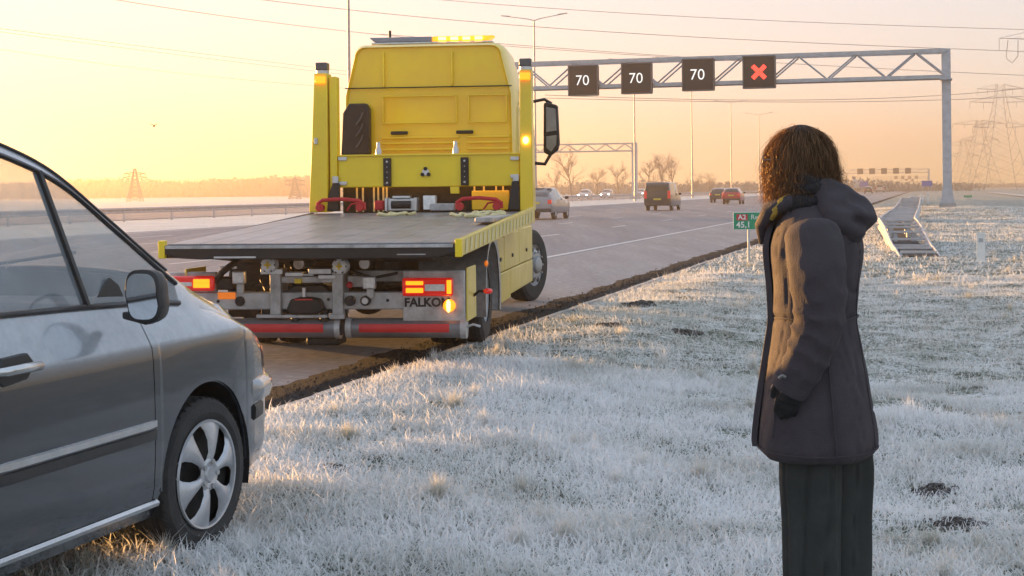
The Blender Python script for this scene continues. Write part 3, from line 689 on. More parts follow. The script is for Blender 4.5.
wood('low_scrub', 'low hazy scrub along the horizon behind the oncoming traffic', -60, 130, 420, 470, lambda x: 2.2+1.6*vnoise(x*.05, x*0, 53)+1.5*vnoise(x*.2, x*0, 54), 9000, .5)
wood('distant_hedge', 'distant hazy hedge along the right horizon beyond the pylons', 180, 700, 960, 1010, lambda x: 1.6+1.6*vnoise(x*.03, x*0, 55), 9000, 1.2)
# ================================================================== TOW TRUCK  (local x right, y forward, z up, origin under the rear axle)
m_yel = M('yellow_paint', (.93,.70,.010), .34, 0, .06, 1.2, coat=.4, col2=(.80,.54,.03))
m_yeld = M('weathered_yellow_panel', (.74,.57,.13), .42, 0, .10, 3., coat=.2)
m_blk = M('black_plastic', (.010,.010,.011), .5, 0, .2, 10., .08, 120)
m_chas = M('chassis_dark', (.017,.016,.016), .6, .2, .3, 6., .2, 40)
m_steel = M('grimy_galvanised_steel', (.56,.56,.57), .5, .35, .35, 7., .1, 50, col2=(.30,.295,.29))
m_alu = M('brushed_aluminium', (.55,.56,.58), .35, .8, .15, 8.)
m_tyre = M('tyre_rubber', (.022,.022,.023), .75, 0, .3, 12., .25, 90, col2=(.05,.048,.047))
m_deck = M('frosty_deck_plate', (.15,.15,.165), .36, .3, .3, 2.5, .12, 60, col2=(.36,.36,.385))
m_redr = M('red_reflector', (.62,.03,.035), .4, 0, .1)
m_redw = M('red_strap', (.50,.02,.03), .6, 0, .2, 30.)
m_tail = M('red_lens', (.5,.012,.012), .15, 0, .1, coat=1., emit=(1,.02,.015), es=.06)
m_amb = M('lit_amber_lens', (.9,.25,.02), .2, 0, .05, emit=(1,.20,.005), es=.55)
m_ambhot = M('amber_flasher', (1,.6,.2), .2, 0, .02, emit=(1,.42,.06), es=2.4)
m_ambo = M('amber_lens', (.75,.22,.015), .2, 0, .05, coat=.6, emit=(1,.2,.005), es=.10)
m_clear = M('clear_lens', (.80,.81,.82), .2, .1, .2, 30., coat=.5)
m_rim = M('truck_rim_steel', (.42,.42,.43), .45, .5, .25, 10.)
m_mirg = M('mirror_glass', (.8,.82,.84), .04, 1., .03); m_mird = M('dim_mirror_glass', (.16,.165,.18), .06, 1., .2, 6.)
m_chev = M('faded_reflector', (.72,.63,.34), .5, 0, .15, 12.)
TH = -math.atan(.114)
truck = thing('tow_truck', 'yellow flatbed tow truck seen from behind on the hard shoulder with amber lights on', 'tow truck', (-1.443, 15.47, 0), TH)
T = truck
def mirror_y(): pass
# wheels
def truck_wheel(x, y, R, W, out, steer=0., dual=False):
    w = bpy.data.objects.new('wheel', None); COL.objects.link(w); w.parent = T; w.location = (x, y, R); w.rotation_euler = (0, 0, steer)
    s = out
    prof = [(-W/2+.01, R*.58), (-W/2, R*.7), (-W/2+.005, R*.9), (-W/2+.035, R*.985), (-W*.22, R), (-W*.20, R*.985), (-W*.16, R*.985), (-W*.14, R), (-.012, R), (-.008, R*.985), (.008, R*.985), (.012, R), (W*.14, R), (W*.16, R*.985), (W*.20, R*.985), (W*.22, R), (W/2-.035, R*.985), (W/2-.005, R*.9), (W/2, R*.7), (W/2-.01, R*.58)]
    MB().lathe(prof, 48).build('tyre', m_tyre, w, smooth=30)
    e = W/2 - .02
    if dual: rp = [(s*e, R*.6), (s*(e-.02), R*.55), (s*(e-.10), R*.5), (s*(e-.11), R*.28), (s*(e-.06), R*.26), (s*(e-.05), R*.17), (s*(e), R*.15), (s*e, .002)]
    else: rp = [(s*e, R*.6), (s*(e-.02), R*.55), (s*(e-.03), R*.5), (s*(e+.02), R*.42), (s*(e+.035), R*.33), (s*(e+.03), R*.24), (s*(e+.07), R*.22), (s*(e+.09), R*.16), (s*(e+.09), .002)]
    MB().lathe(rp, 40).build('rim', m_rim, w, smooth=35)
    MB().lathe([(-s*(W/2-.02), R*.6), (-s*(W/2-.06), R*.3), (-s*(W/2-.06), .002)], 24).build('inner_rim', m_chas, w, smooth=35)
    for k in range(10):
        a = 6.283*k/10; c = (s*(e+.03 if not dual else e-.10), R*.37*math.cos(a), R*.37*math.sin(a)); MB().cyl(c, (c[0]+s*.03, c[1], c[2]), .014, 6).build('wheel_nut', m_steel, w)
    for k in range(8):
        a = 6.283*(k+.5)/8; c = (s*(e+.012 if not dual else e-.095), R*.46*math.cos(a), R*.46*math.sin(a)); MB().cyl(c, (c[0]+s*.01, c[1], c[2]), .03, 10).build('vent_hole', m_blk, w)
for s in (-1, 1):
    truck_wheel(s*1.06, 0, .475, .27, s, dual=True); truck_wheel(s*.76, 0, .475, .27, s, dual=True)
    truck_wheel(s*.97, 5.72, .485, .30, s, steer=-.30 if s > 0 else -.27)
MB().cyl((-.95,0,.475),(.95,0,.475), .09, 12).ball((0,0,.475), .2).build('rear_axle', m_chas, T, smooth=50)
MB().bar((-.9,5.72,.45),(.9,5.72,.45), .1, .12).build('front_axle', m_chas, T)
for s in (-1, 1): bx('frame_rail', m_chas, T, s*.42-.04, s*.42+.04, -1.5, 6.7, .66, .93, .01)
for y in (-1.2, -.5, .9, 2, 3.2, 4.6, 6.2): bx('cross_member', m_chas, T, -.38, .38, y-.05, y+.05, .68, .9, .01)
for s in (-1, 1):
    for y in (-.45, .45): MB().tube([(s*.62,y,.5),(s*.62,y*.5,.62),(s*.62,0,.52)], .05, 8).build('spring', m_chas, T, smooth=50)
# deck: skewed a little to the right at the headboard, rising forward
def dk(x, y, z=0.): f = (y+2.55)/4.65; return (x + .03 + .14*f, y, 1.075 + .185*f + z)
NP = 9
for i in range(NP):
    x0 = -1.22 + 2.44*i/NP; x1 = -1.22 + 2.44*(i+1)/NP - .006
    MB().hexa([dk(x0,-2.53,-.03), dk(x1,-2.53,-.03), dk(x1,2.1,-.03), dk(x0,2.1,-.03), dk(x0,-2.53,0), dk(x1,-2.53,0), dk(x1,2.1,0), dk(x0,2.1,0)]).build('deck_plank', m_deck, T, bevel=.003)
MB().hexa([dk(-1.24,-2.52,-.12), dk(1.24,-2.52,-.12), dk(1.24,2.1,-.12), dk(-1.24,2.1,-.12), dk(-1.24,-2.52,-.034), dk(1.24,-2.52,-.034), dk(1.24,2.1,-.034), dk(-1.24,2.1,-.034)]).build('deck_frame', m_chas, T)
def side(s):
    a, b = (1.24, 1.29) if s > 0 else (-1.29, -1.24); up = 0 if s > 0 else -.045
    o = MB().hexa([dk(a,-2.5,-.115), dk(b,-2.5,-.115), dk(b,2.15,-.125), dk(a,2.15,-.125), dk(a,-2.5,.025+up), dk(b,-2.5,.025+up), dk(b,2.15,.05+up), dk(a,2.15,.05+up)]).build('deck_side_rail', m_yeld if s > 0 else m_blk, T, bevel=.006)
    c = MB().hexa([dk(a-.004,-2.565,-.12), dk(b+.004,-2.565,-.12), dk(b+.004,-2.50,-.12), dk(a-.004,-2.50,-.12), dk(a-.004,-2.565,.03), dk(b+.004,-2.565,.03), dk(b+.004,-2.50,.03), dk(a-.004,-2.50,.03)]).build('rail_end', m_yel, T, bevel=.006)
    if s > 0:
        for k in range(19):
            y = -2.40 + k*.235; q = 1.2925
            MB().hexa([dk(q,y,-.10), dk(q+.004,y,-.10), dk(q+.004,y+.09,-.10), dk(q,y+.09,-.10), dk(q,y+.05,.012), dk(q+.004,y+.05,.012), dk(q+.004,y+.14,.012), dk(q,y+.14,.012)]).build('chevron', m_chev, o)
side(1); side(-1)
# rear beam, thin at the tips and deep in the middle
MB().prism([(-1.26,1.065),(-1.26,1.005),(-1.08,.955),(-.9,.945),(.95,.945),(1.12,.955),(1.3,1.0),(1.3,1.065)], -2.56, -2.40, 'y').build('rear_beam', m_blk, T, bevel=.008)
MB().box(-1.2,1.25,-2.575,-2.56,1.035,1.062).build('rear_lip', m_steel, T, bevel=.003)
bx('rear_slot', m_alu, T, -.78, -.42, -2.566, -2.558, 1.0-.045, 1.0-.03, 0); bx('rear_slot', m_steel, T, .78, 1.02, -2.566, -2.558, .975, .983, 0)
MB().hexa([(-1.0,-2.4,.96),(1.0,-2.4,.96),(.9,-1.3,.86),(-.9,-1.3,.86),(-1.0,-2.4,1.0),(1.0,-2.4,1.0),(.9,-1.3,1.05),(-.9,-1.3,1.05)]).build('subframe', m_chas, T)
bx('subframe', m_chas, T, -.9, .9, -1.3, 2.1, .93, 1.06, .01)
for s in (-1,1): bx('slide_rail', m_steel, T, s*.52-.06, s*.52+.06, -1.75, 2.0, .90, .98, .008)
for s in (-1,1): MB().cyl((s*.3,-1.6,.86),(s*.3,1.0,.84), .05, 12).build('hydraulic_ram', m_alu, T, smooth=40)
# rear cross beam, panels and lamps
FY = -1.75
bx('rear_crossbeam', m_steel, T, -1.4, .70, FY-.06, FY+.04, .465, .62, .012)
bx('lamp_panel', m_steel, T, .685, 1.24, FY-.075, FY+.02, .355, .81, .012)
bx('lamp_panel', m_steel, T, -1.46, -1.0, FY-.055, FY+.02, .622, .80, .012)
text('lettering', 'FALKOM', .105, m_blk, T, Matrix.Translation((.905, FY-.079, .525)) @ FACE_BACK, .002, bold=.004)
for c in ((.02,.555),(.55,.545),(-.98,.54)): MB().cyl((c[0],FY-.07,c[1]),(c[0],FY-.055,c[1]), .014, 8).build('bolt', m_blk, T)
MB().cyl((-.78,FY-.075,.54),(-.78,FY-.05,.54), .045, 16).build('plug_socket', m_blk, T, smooth=40)
MB().cyl((.22,FY-.12,.545),(.22,FY-.05,.545), .045, 14).build('air_coupling', m_blk, T, smooth=40)
MB().cyl((.36,FY-.12,.545),(.36,FY-.05,.545), .045, 14).build('air_coupling', m_blk, T, smooth=40)
MB().lathe([(-.128,.0),(-.128,.028),(-.118,.032)], 14, 'y', (.36,FY,.545)).build('coupling_cap', m_alu, T, smooth=40)
def tail_lamp(x0, x1, z0, z1, flip):
    l = bpy.data.objects.new('tail_lamp', None); COL.objects.link(l); l.parent = T
    MB().box(x0,x1,FY-.13,FY-.076,z0,z1).build('housing', m_tail, l, bevel=.018)
    w = x1-x0; g = lambda f: x0+w*f if not flip else x1-w*f
    a, b = sorted((g(.08), g(.42))); MB().box(a,b,FY-.137,FY-.128,z0+.03,z0+.072).build('indicator', m_amb, l, bevel=.006); MB().box(a,b,FY-.137,FY-.128,z1-.062,z1-.028).build('indicator', m_amb, l, bevel=.006)
    a, b = sorted((g(.45), g(.84))); MB().box(a,b,FY-.136,FY-.128,z0+.045,z1-.055).build('reversing_lens', m_clear, l, bevel=.004)
    a, b = sorted((g(.88), g(.97))); MB().box(a,b,FY-.137,FY-.12,z0+.02,z1-.02).build('side_marker', m_amb, l, bevel=.006)
tail_lamp(.69, 1.14, .585, .745, False); tail_lamp(-1.44, -1.0, .635, .77, True)
MB().lathe([(-.135,.0),(-.135,.03),(-.12,.05),(-.075,.055)], 16, 'y', (1.10,FY,.50)).build('flasher_base', m_amb, T, smooth=50)
MB().ball((1.10,FY-.13,.50),(.022,.012,.055),12,8).build('flasher', m_ambhot, T, smooth=80)
bx('amber_strip', m_ambo, T, 1.0, 1.2, FY-.05, FY+.02, .395, .415, .004); bx('amber_plate', m_ambo, T, -.98, -.82, FY-.075, FY-.061, .56, .62, .004)
# coupling pocket in the middle
bx('coupling_frame', m_steel, T, -.50, -.40, FY-.10, FY+.15, .42, .80, .01); bx('coupling_frame', m_steel, T, .06, .16, FY-.10, FY+.15, .42, .80, .01)
bx('coupling_top', m_steel, T, -.40, .06, FY-.08, FY+.1, .70, .76, .01)
for x0, x1, z0, z1 in ((-.58,-.38,.78,.83),(-.15,.06,.78,.83),(-.36,-.2,.76,.80),(-.06,.1,.735,.775),(-.2,-.1,.765,.785)): bx('bracket', m_alu, T, x0, x1, FY-.11, FY+.05, z0, z1, .006)
MB().prism([(-.40,.43),(-.38,.62),(-.3,.68),(-.04,.68),(.04,.62),(.06,.43)], FY-.04, FY+.1, 'y').build('pocket', m_blk, T, bevel=.01)
MB().prism([(-.34,.47),(-.30,.56),(-.22,.58),(-.12,.58),(-.04,.56),(0,.47),(-.06,.43),(-.28,.43)], FY-.16, FY-.04, 'y').build('tow_hook_head', m_blk, T, bevel=.015)
bx('red_stripe', m_redr, T, -.26, -.10, FY-.166, FY-.159, .555, .567, 0)
MB().cyl((-.19,FY-.1,.58),(-.19,FY-.1,.66), .018, 10).build('pin', m_alu, T, smooth=40)
for x in (-.28, -.02): MB().cyl((x,FY-.06,.36),(x,FY-.06,.46), .04, 10).build('drop_leg', m_blk, T, smooth=40)
bx('yellow_tag', m_yel, T, -.27, -.21, FY-.12, FY-.08, .70, .74, .002)
def cap(x, z):
    o = MB().lathe([(-.16,.0),(-.16,.05),(-.15,.066),(-.12,.074),(-.05,.074)], 24, 'y', (x,FY,z)).build('guide_roller', m_clear, T, smooth=40)
    MB().bar((x-.03,FY-.165,z),(x+.03,FY-.165,z), .01, .018, up=(0,0,1)).build('cap_mark', m_yel, o)
    MB().bar((x,FY-.167,z-.03),(x,FY-.167,z+.03), .018, .006, up=(0,1,0)).build('cap_mark', m_yel, o)
    for k in range(6):
        a = 6.283*k/6; MB().cyl((x+.055*math.cos(a),FY-.156,z+.055*math.sin(a)),(x+.055*math.cos(a),FY-.148,z+.055*math.sin(a)), .012, 8).build('cap_hole', m_blk, o)
cap(-.50, .865); cap(.14, .85)
def work_light(x, z):
    o = bx('work_light', m_alu, T, x-.055, x+.055, FY-.15, FY-.08, z-.055, z+.055, .008)
    MB().box(x-.045,x+.045,FY-.158,FY-.15,z-.045,z+.045).build('lens', m_clear, o, bevel=.004)
    bx('bracket', m_steel, T, x-.03, x+.03, FY-.1, FY-.06, z-.14, z-.055, .004)
work_light(-.77, .755); work_light(.40, .705)
MB().ball((.22,FY-.1,.685),.03,10,8).build('red_button', m_redw, T, smooth=80)
bx('hydraulic_block', m_steel, T, .0+.18, .34, FY-.02, FY+.1, .66, .76, .01); bx('hydraulic_pipe_cover', m_steel, T, .2, .7, FY+.12, FY+.16, .70, .80, .008)
for k, (x0, z0, x1, z1) in enumerate(((-.95,.66,-.6,.70),(-.7,.68,-.55,.62),(.2,.8,.62,.78),(-.62,.72,-.5,.66),(-.15,.9,.1,.82),(-.35,.88,-.25,.80))):
    MB().tube([(x0,FY+.05,z0),((x0+x1)/2,FY-.03,(z0+z1)/2-.05),(x1,FY+.05,z1)], .014, 6).build('hose', m_blk, T, smooth=60)
MB().tube([(-1.0,FY-.06,.72),(-.93,FY-.1,.80),(-.85,FY-.1,.86),(-.80,FY-.05,.9)], .03, 8).build('cable_loom', m_blk, T, smooth=60)
bx('junction_box', m_blk, T, -.99, -.84, FY-.08, FY+.04, .64, .76, .02); bx('clamp', m_alu, T, -.95, -.80, FY-.1, FY-.07, .83, .855, .004)
# underrun bar in two padded tubes
for x0, x1 in ((-1.35, .10), (.20, 1.22)):
    b = MB().cyl((x0,FY-.02,.30),(x1,FY-.02,.30), .088, 20).build('underrun_tube', M('tube_grey', (.20,.20,.215), .4, .4, .2, 6.), T, smooth=40)
    MB().loft([[(x, FY-.02-.0915*math.cos(a), .305+.0915*math.sin(a)) for a in np.linspace(-.42, .42, 7)] + [(x, FY-.02-.086*math.cos(a), .305+.086*math.sin(a)) for a in np.linspace(.42, -.42, 7)] for x in ((x0+.62 if x0 < 0 else x0+.10), x1-.12)]).build('red_reflector_strip', m_redr, b)
    for x in (x0, x1): MB().cyl((x-.025,FY-.02,.30),(x+.025,FY-.02,.30), .094, 20).build('tube_collar', m_steel, T, smooth=40)
bx('tube_joint', m_chas, T, .10, .20, FY-.08, FY+.04, .24, .36, .01)
for x in (-.55, .12): bx('underrun_hanger', m_chas, T, x-.05, x+.05, FY-.03, FY+.05, .34, .5, .008)
bx('step_plate', m_steel, T, -.62, .02, FY-.12, FY-.06, .395, .425, .006); bx('step_plate', m_steel, T, .04, .17, FY-.12, FY-.06, .385, .43, .006)
MB().tube([(1.22,FY,.3),(1.3,FY-.02,.33),(1.36,FY,.31)], .012, 6).build('hook_wire', m_steel, T, smooth=60)
MB().box(-.2,.1,FY+.0,FY+.3,.14,.22).build('spare_carrier', m_chas, T, bevel=.02)
# mudguards and side panels
bx('side_plate', m_yeld, T, 1.245, 1.262, FY-.06, -1.28, .36, .83, .006); bx('side_plate', m_yeld, T, -1.285, -1.265, FY-.06, -1.25, .36, .83, .006)
mk = MB().tube([(1.26,-1.45,.56),(1.31,-1.45,.60),(1.36,-1.45,.60)], .015, 6).build('marker_arm', m_blk, T, smooth=60)
MB().ball((1.39,-1.45,.60),(.045,.03,.026),12,8).build('side_marker_lamp', m_tail, T, smooth=80)
MB().ball((1.30,-.85,.82),(.02,.03,.03),12,8).build('side_marker_lamp', m_ambo, T, smooth=80)
for s in (-1, 1):
    r0, r1 = .56, .585; ring = []
    for a in np.linspace(-.35, 3.45, 28):
        ring.append([(s*x, r*math.cos(a)*1.02, .475+r*math.sin(a)) for x, r in ((.60,r0),(1.235,r0),(1.255,r0-.04),(1.26,r1+.01),(1.24,r1),(.60,r1))])
    MB().loft(ring).build('mudguard', m_rim if s > 0 else m_chas, T, smooth=40)
    for (y0, y1, z0, z1) in ((.68,2.0,.30,.62),(2.02,4.45,.34,.62),(.68,1.42,.63,1.0),(1.44,2.9,.63,1.03),(2.92,4.45,.63,1.05)):
        p_ = bx('side_locker', m_yeld, T, min(s*1.2,s*.85), max(s*1.2,s*.85), y0, y1-.015, z0, z1, .012)
        if s > 0 and z0 > .6: bx('latch', m_blk, p_, 1.2, 1.212, (y0+y1)/2-.05, (y0+y1)/2+.05, z0+.12, z0+.16, .003)
# headboard posts and panel
HB = 2.12
def post(xo, xi, s):
    g = MB().hexa([(xo-.02 if s<0 else xi,HB-.02,1.27),(xi if s<0 else xo+.01,HB-.02,1.27),(xi if s<0 else xo+.01,HB+.30,1.27),(xo-.02 if s<0 else xi,HB+.30,1.27),
                   (xo+.05 if s<0 else xi+.01,HB+.0,2.86),(xi if s<0 else xo,HB+.0,2.86),(xi if s<0 else xo,HB+.22,2.86),(xo+.05 if s<0 else xi+.01,HB+.22,2.86)]).build('headboard_post', m_yel, T, bevel=.012)
    c = (xo+xi)/2 + (.025 if s < 0 else 0)
    bc = MB().cyl((c,HB+.1,2.86),(c,HB+.1,2.895), .075, 16).build('beacon_base', m_alu, T, smooth=40)
    bx('beacon', M('smoked_lens', (.09,.09,.10), .25, 0, .1), T, c-.068, c+.068, HB+.03, HB+.17, 2.895, 2.985, .012)
    MB().box(c-.06,c+.06,HB-.035,HB+.0,2.74,2.82).build('amber_lamp', m_amb, T, bevel=.01)
post(-1.10, -.90, -1); post(1.44, 1.30, 1)
bx('inner_post', m_yel, T, -.885, -.80, HB+.03, HB+.2, 1.28, 2.82, .01)
MB().ball((1.375,HB-.03,2.06),(.035,.02,.042),14,10).build('flasher', m_ambhot, T, smooth=80)
bx('latch', m_alu, T, -1.05, -1.01, HB-.035, HB-.02, 2.05, 2.12, .003)
bx('headboard_panel', m_yel, T, -.795, 1.295, HB+.06, HB+.11, 1.55, 1.92, .012)
bx('headboard_trim', m_yel, T, -.79, 1.29, HB+.04, HB+.058, 1.905, 1.925, .004); bx('panel_tab', m_yel, T, .50, .60, HB+.06, HB+.10, 1.47, 1.548, .004)
for x in (-.22, .67):
    o = bx('rubbing_strip', m_blk, T, x-.045, x+.045, HB+.02, HB+.058, 1.56, 1.88, .008)
    for z in (1.60, 1.66,1.72,1.78, 1.84): MB().cyl((x,HB+.012,z),(x,HB+.021,z), .012 if z in (1.6,1.84) else .006, 8).build('bolt', m_alu, o)
for dx, dz in ((0,.035),(-.035,-.03),(.035,-.03)): MB().cyl((.22+dx,HB+.03,1.72+dz),(.22+dx,HB+.06,1.72+dz), .022, 10).build('valve', m_chas, T, smooth=40)
MB().cyl((.22,HB+.04,1.72),(.22,HB+.06,1.72), .04, 12).build('valve_plate', m_alu, T, smooth=40)
for x in (-.33, .56): MB().lathe([(1.92,.035),(1.98,.035),(2.0,.022),(2.06,.022),(2.07,.0)], 12, 'z', (x,HB+.09,0)).build('lashing_pin', m_alu, T, smooth=40)
for x, z in ((-.74,1.88),(-.74,1.6),(1.24,1.86),(1.24,1.66)): bx('hinge', m_alu, T, x-.05, x+.05, HB+.035, HB+.058, z-.02, z+.02, .004)
for s, x in ((-1,-.83), (1,1.24)):
    MB().hexa([(x-.13,HB-.02,1.28),(x+.06,HB-.02,1.28),(x+.06,HB+.05,1.28),(x-.13,HB+.05,1.28),(x-.02,HB+.0,1.6),(x+.06,HB+.0,1.6),(x+.06,HB+.04,1.6),(x-.02,HB+.04,1.6)] if s < 0 else
              [(x-.08,HB-.02,1.28),(x+.06,HB-.02,1.28),(x+.06,HB+.05,1.28),(x-.08,HB+.05,1.28),(x-.03,HB+.0,1.6),(x+.05,HB+.0,1.6),(x+.05,HB+.04,1.6),(x-.03,HB+.04,1.6)]).build('strut', m_blk, T, bevel=.01)
    bx('strut_head', m_alu, T, x-.02, x+.05, HB-.01, HB+.03, 1.6, 1.68, .006)
# gear under the headboard
bx('rear_wall', m_chas, T, -.8, 1.29, HB+.32, HB+.36, 1.25, 1.56, 0)
for xa, xb in ((-1.0,-.46),(.60,1.10)):
    o = MB().tube([(xa,HB-.1,1.30),(xa,HB-.1,1.37),(xa+.06,HB-.1,1.41),((xa+xb)/2,HB-.1,1.42),(xb-.06,HB-.1,1.40),(xb,HB-.1,1.36),(xb,HB-.1,1.30)], .022, 8).build('wheel_strap', m_redw, T, smooth=60)
    for x in (xa+.03, xb-.05): MB().lathe([(-.05,.0),(-.05,.045),(.05,.045),(.05,.0)], 14, 'y', (x,HB-.1,1.325)).build('strap_reel', m_redw, o, smooth=40)
    MB().tube([(xb-.2,HB-.11,1.29),(xb-.15,HB-.11,1.36),(xb-.02,HB-.11,1.38)], .012, 6).build('hook', m_redw, o, smooth=60)
w = bx('winch', m_alu, T, -.20, .12, HB-.08, HB+.1, 1.28, 1.42, .012)
MB().cyl((-.15,HB-.09,1.35),(.07,HB-.09,1.35), .045, 14).build('winch_drum', m_blk, w, smooth=40); bx('winch_cover', m_alu, w, -.14, .06, HB-.09, HB+.05, 1.42, 1.45, .006)
for x in (-.21, .125): bx('winch_flange', m_alu, w, x-.015, x+.015, HB-.11, HB+.08, 1.28, 1.43, .006)
bx('control_box', m_clear, T, .20, .34, HB-.03, HB+.1, 1.29, 1.45, .008); bx('tool_tray', m_steel, T, .28, .56, HB-.05, HB+.06, 1.28, 1.36, .008); bx('red_motor', m_redw, T, -.36, -.25, HB-.05, HB+.08, 1.29, 1.40, .02)
for x in (-.62,-.55,-.42,-.37,-.31,-.27,.75,.86,1.0,1.08): MB().cyl((x,HB+.25,1.27),(x,HB+.25,1.56), .012, 6).build('hanging_pole', m_chev, T, smooth=40)
bx('yellow_box', m_yel, T, .72, 1.15, HB+.22, HB+.30, 1.28, 1.50, .01)
for k, (x, y) in enumerate(((.02,1.45),(.85,1.2),(1.05,1.0),(1.0,1.55))):
    z = dk(0,y)[2]; pts = [(x + .16*math.cos(a*1.7+k)+.05*math.sin(5*a), y + .12*math.sin(a*2.3+k), z+.02+.012*math.sin(7*a)) for a in np.linspace(0,3.2,22)]
    MB().tube(pts, .018, 6).build('strap_coil', m_chev, T, smooth=60)
bx('rail_box', m_steel, T, 1.12, 1.3, -.3, 1.5, 1.19, 1.24, .01)
# cab
CB, CF, cxo = 4.22, 6.45, -.09
def ring(y, hw_, z0, z1, rtop, hb=None):
    hb = hb or hw_; pts = [(cxo-hb, y, z0), (cxo-hb, y, (z0+2.83)/2), (cxo-hw_, y, 2.72)]
    hw2 = hw_ - .12
    for a in np.linspace(0, math.pi/2, 6): pts.append((cxo-hw2+rtop-rtop*math.cos(a)-0.0, y, z1-rtop+rtop*math.sin(a)))
    return pts + [(2*cxo-p[0], p[1], p[2]) for p in pts[::-1]]
MB().loft([ring(CB+.05,1.03,.95,3.33,.12,1.04), ring(CB,1.06,.95,3.34,.13,1.075), ring(CB+.10,1.085,.92,3.375,.14), ring(CB+.5,1.095,.9,3.40,.15), ring(CB+1.2,1.095,.8,3.36,.15), ring(CF-.55,1.09,.7,3.12,.15), ring(CF-.12,1.07,.7,2.85,.1), ring(CF,1.0,.7,2.70,.08)]).build('cab', m_yel, T, smooth=38)
m_seam = m_blk
MB().box(cxo-1.07,cxo+1.07,CB-.006,CB+.02,2.815,2.828).build('cab_seam', m_chas, T)
for x0, x1, z0, z1 in ((-.68,.28,2.36,2.72),(.42,.92,2.36,2.72)):
    r = MB()
    for a in ((x0,x1,z0,z0+.018),(x0,x1,z1-.018,z1),(x0,x0+.018,z0+.02,z1-.02),(x1-.018,x1,z0+.02,z1-.02)): r.box(a[0],a[1],CB-.010,CB+.02,a[2],a[3])
    r.build('pressed_panel', m_yel, T, bevel=.005)
for z in (2.10, 2.02, 2.17): bx('pressed_rib', m_yel, T, -.7, .30, CB-.012, CB+.02, z, z+.025, .006); bx('pressed_rib', m_yel, T, .40, .94, CB-.012, CB+.02, z, z+.025, .006)
for x in (-.66, .22): bx('roof_rib', m_yel, T, x-.012, x+.012, CB-.012, CB+.1, 2.84, 3.27, .006)
for x in (-.46, .38): bx('rubber_bumper', m_blk, T, x-.11, x+.11, CB-.035, CB-.005, 2.22, 2.265, .012)
iv = MB().prism([(-1.19,1.97),(-1.16,2.50),(-1.08,2.62),(-.86,2.62),(-.82,2.55),(-.82,1.97)], CB-.16, CB-.005, 'y').build('air_intake', m_blk, T, bevel=.02)
for k, z in enumerate((2.08, 2.22, 2.36)): MB().tube([(-.98,CB-.165,z-.02),(-.92,CB-.172,z+.06),(-.89,CB-.165,z+.14)][:3], .02, 6).build('intake_rib', M('satin_black', (.05,.05,.052), .35), iv, smooth=60)
bx('intake_plate', m_chev, iv, -1.16, -.84, CB-.10, CB-.02, 1.985, 2.0, .003); bx('grille_slot', m_alu, T, .80, .95, CB-.02, CB-.004, 1.94, 1.965, .003)
MB().ball((.50,CB-.01,1.85),(.05,.01,.05),14,8).build('filler_cap', m_yel, T, smooth=60)
# cab glass, doors and lamps (front and sides)
for s in (-1, 1):
    X = cxo + s*1.093
    bx('side_window', M('cab_glass', (.02,.022,.025), .06, 0, .05, coat=1.), T, min(X,X+s*.008), max(X,X+s*.008), CB+.95, CF-.45, 1.95, 2.68, .003)
    d = bx('door', m_yel, T, min(X,X+s*.006), max(X,X+s*.006), CB+.85, CF-.35, 1.0, 1.93, .004); bx('handle', m_blk, d, min(X+s*.006,X+s*.03), max(X+s*.006,X+s*.03), CB+.92, CB+1.12, 1.5, 1.55, .005)
    bx('cab_step', m_blk, T, min(X-s*.3,X+s*.01), max(X-s*.3,X+s*.01), CF-1.4+.75, CF-.3, .35, .7, .02)
    MB().tube([(X,CF-.25,2.72),(X+s*.2,CF-.18,2.76),(X+s*.3,CF-.2,2.70)], .022, 8).build('mirror_arm', m_blk, T, smooth=60)
    MB().tube([(X,CF-.25,1.88),(X+s*.2,CF-.18,1.86),(X+s*.3,CF-.2,2.03)], .025, 8).build('mirror_arm', m_blk, T, smooth=60)
    mm = MB().prism([(X+s*.19,2.02),(X+s*.20,2.70),(X+s*.24,2.72),(X+s*.39,2.67),(X+s*.41,2.14),(X+s*.39,2.05),(X+s*.28,1.97)], CF-.30, CF-.12, 'y').build('mirror_housing', m_blk, T, bevel=.025)
    g = MB().prism([(X+s*.235,2.30),(X+s*.235,2.65),(X+s*.365,2.62),(X+s*.38,2.32)], CF-.312, CF-.302, 'y').build('mirror_glass', m_mird, mm)
    MB().prism([(X+s*.235,2.08),(X+s*.235,2.24),(X+s*.38,2.26),(X+s*.37,2.12),(X+s*.30,2.03)], CF-.312, CF-.302, 'y').build('wide_angle_mirror', m_mird, mm)
bx('windscreen', MATS['cab_glass'], T, cxo-.95, cxo+.95, CF+.0, CF+.015, 1.8, 2.6, .003); bx('front_bumper', m_yel, T, cxo-1.1, cxo+1.1, CF-.1, CF+.2, .35, .95, .05); bx('grille', m_blk, T, cxo-.9, cxo+.9, CF-.01, CF+.02, 1.0, 1.7, .01)
for s in (-1,1): bx('headlamp', m_clear, T, cxo+s*.85-.17, cxo+s*.85+.17, CF+.19, CF+.215, .6, .85, .01)
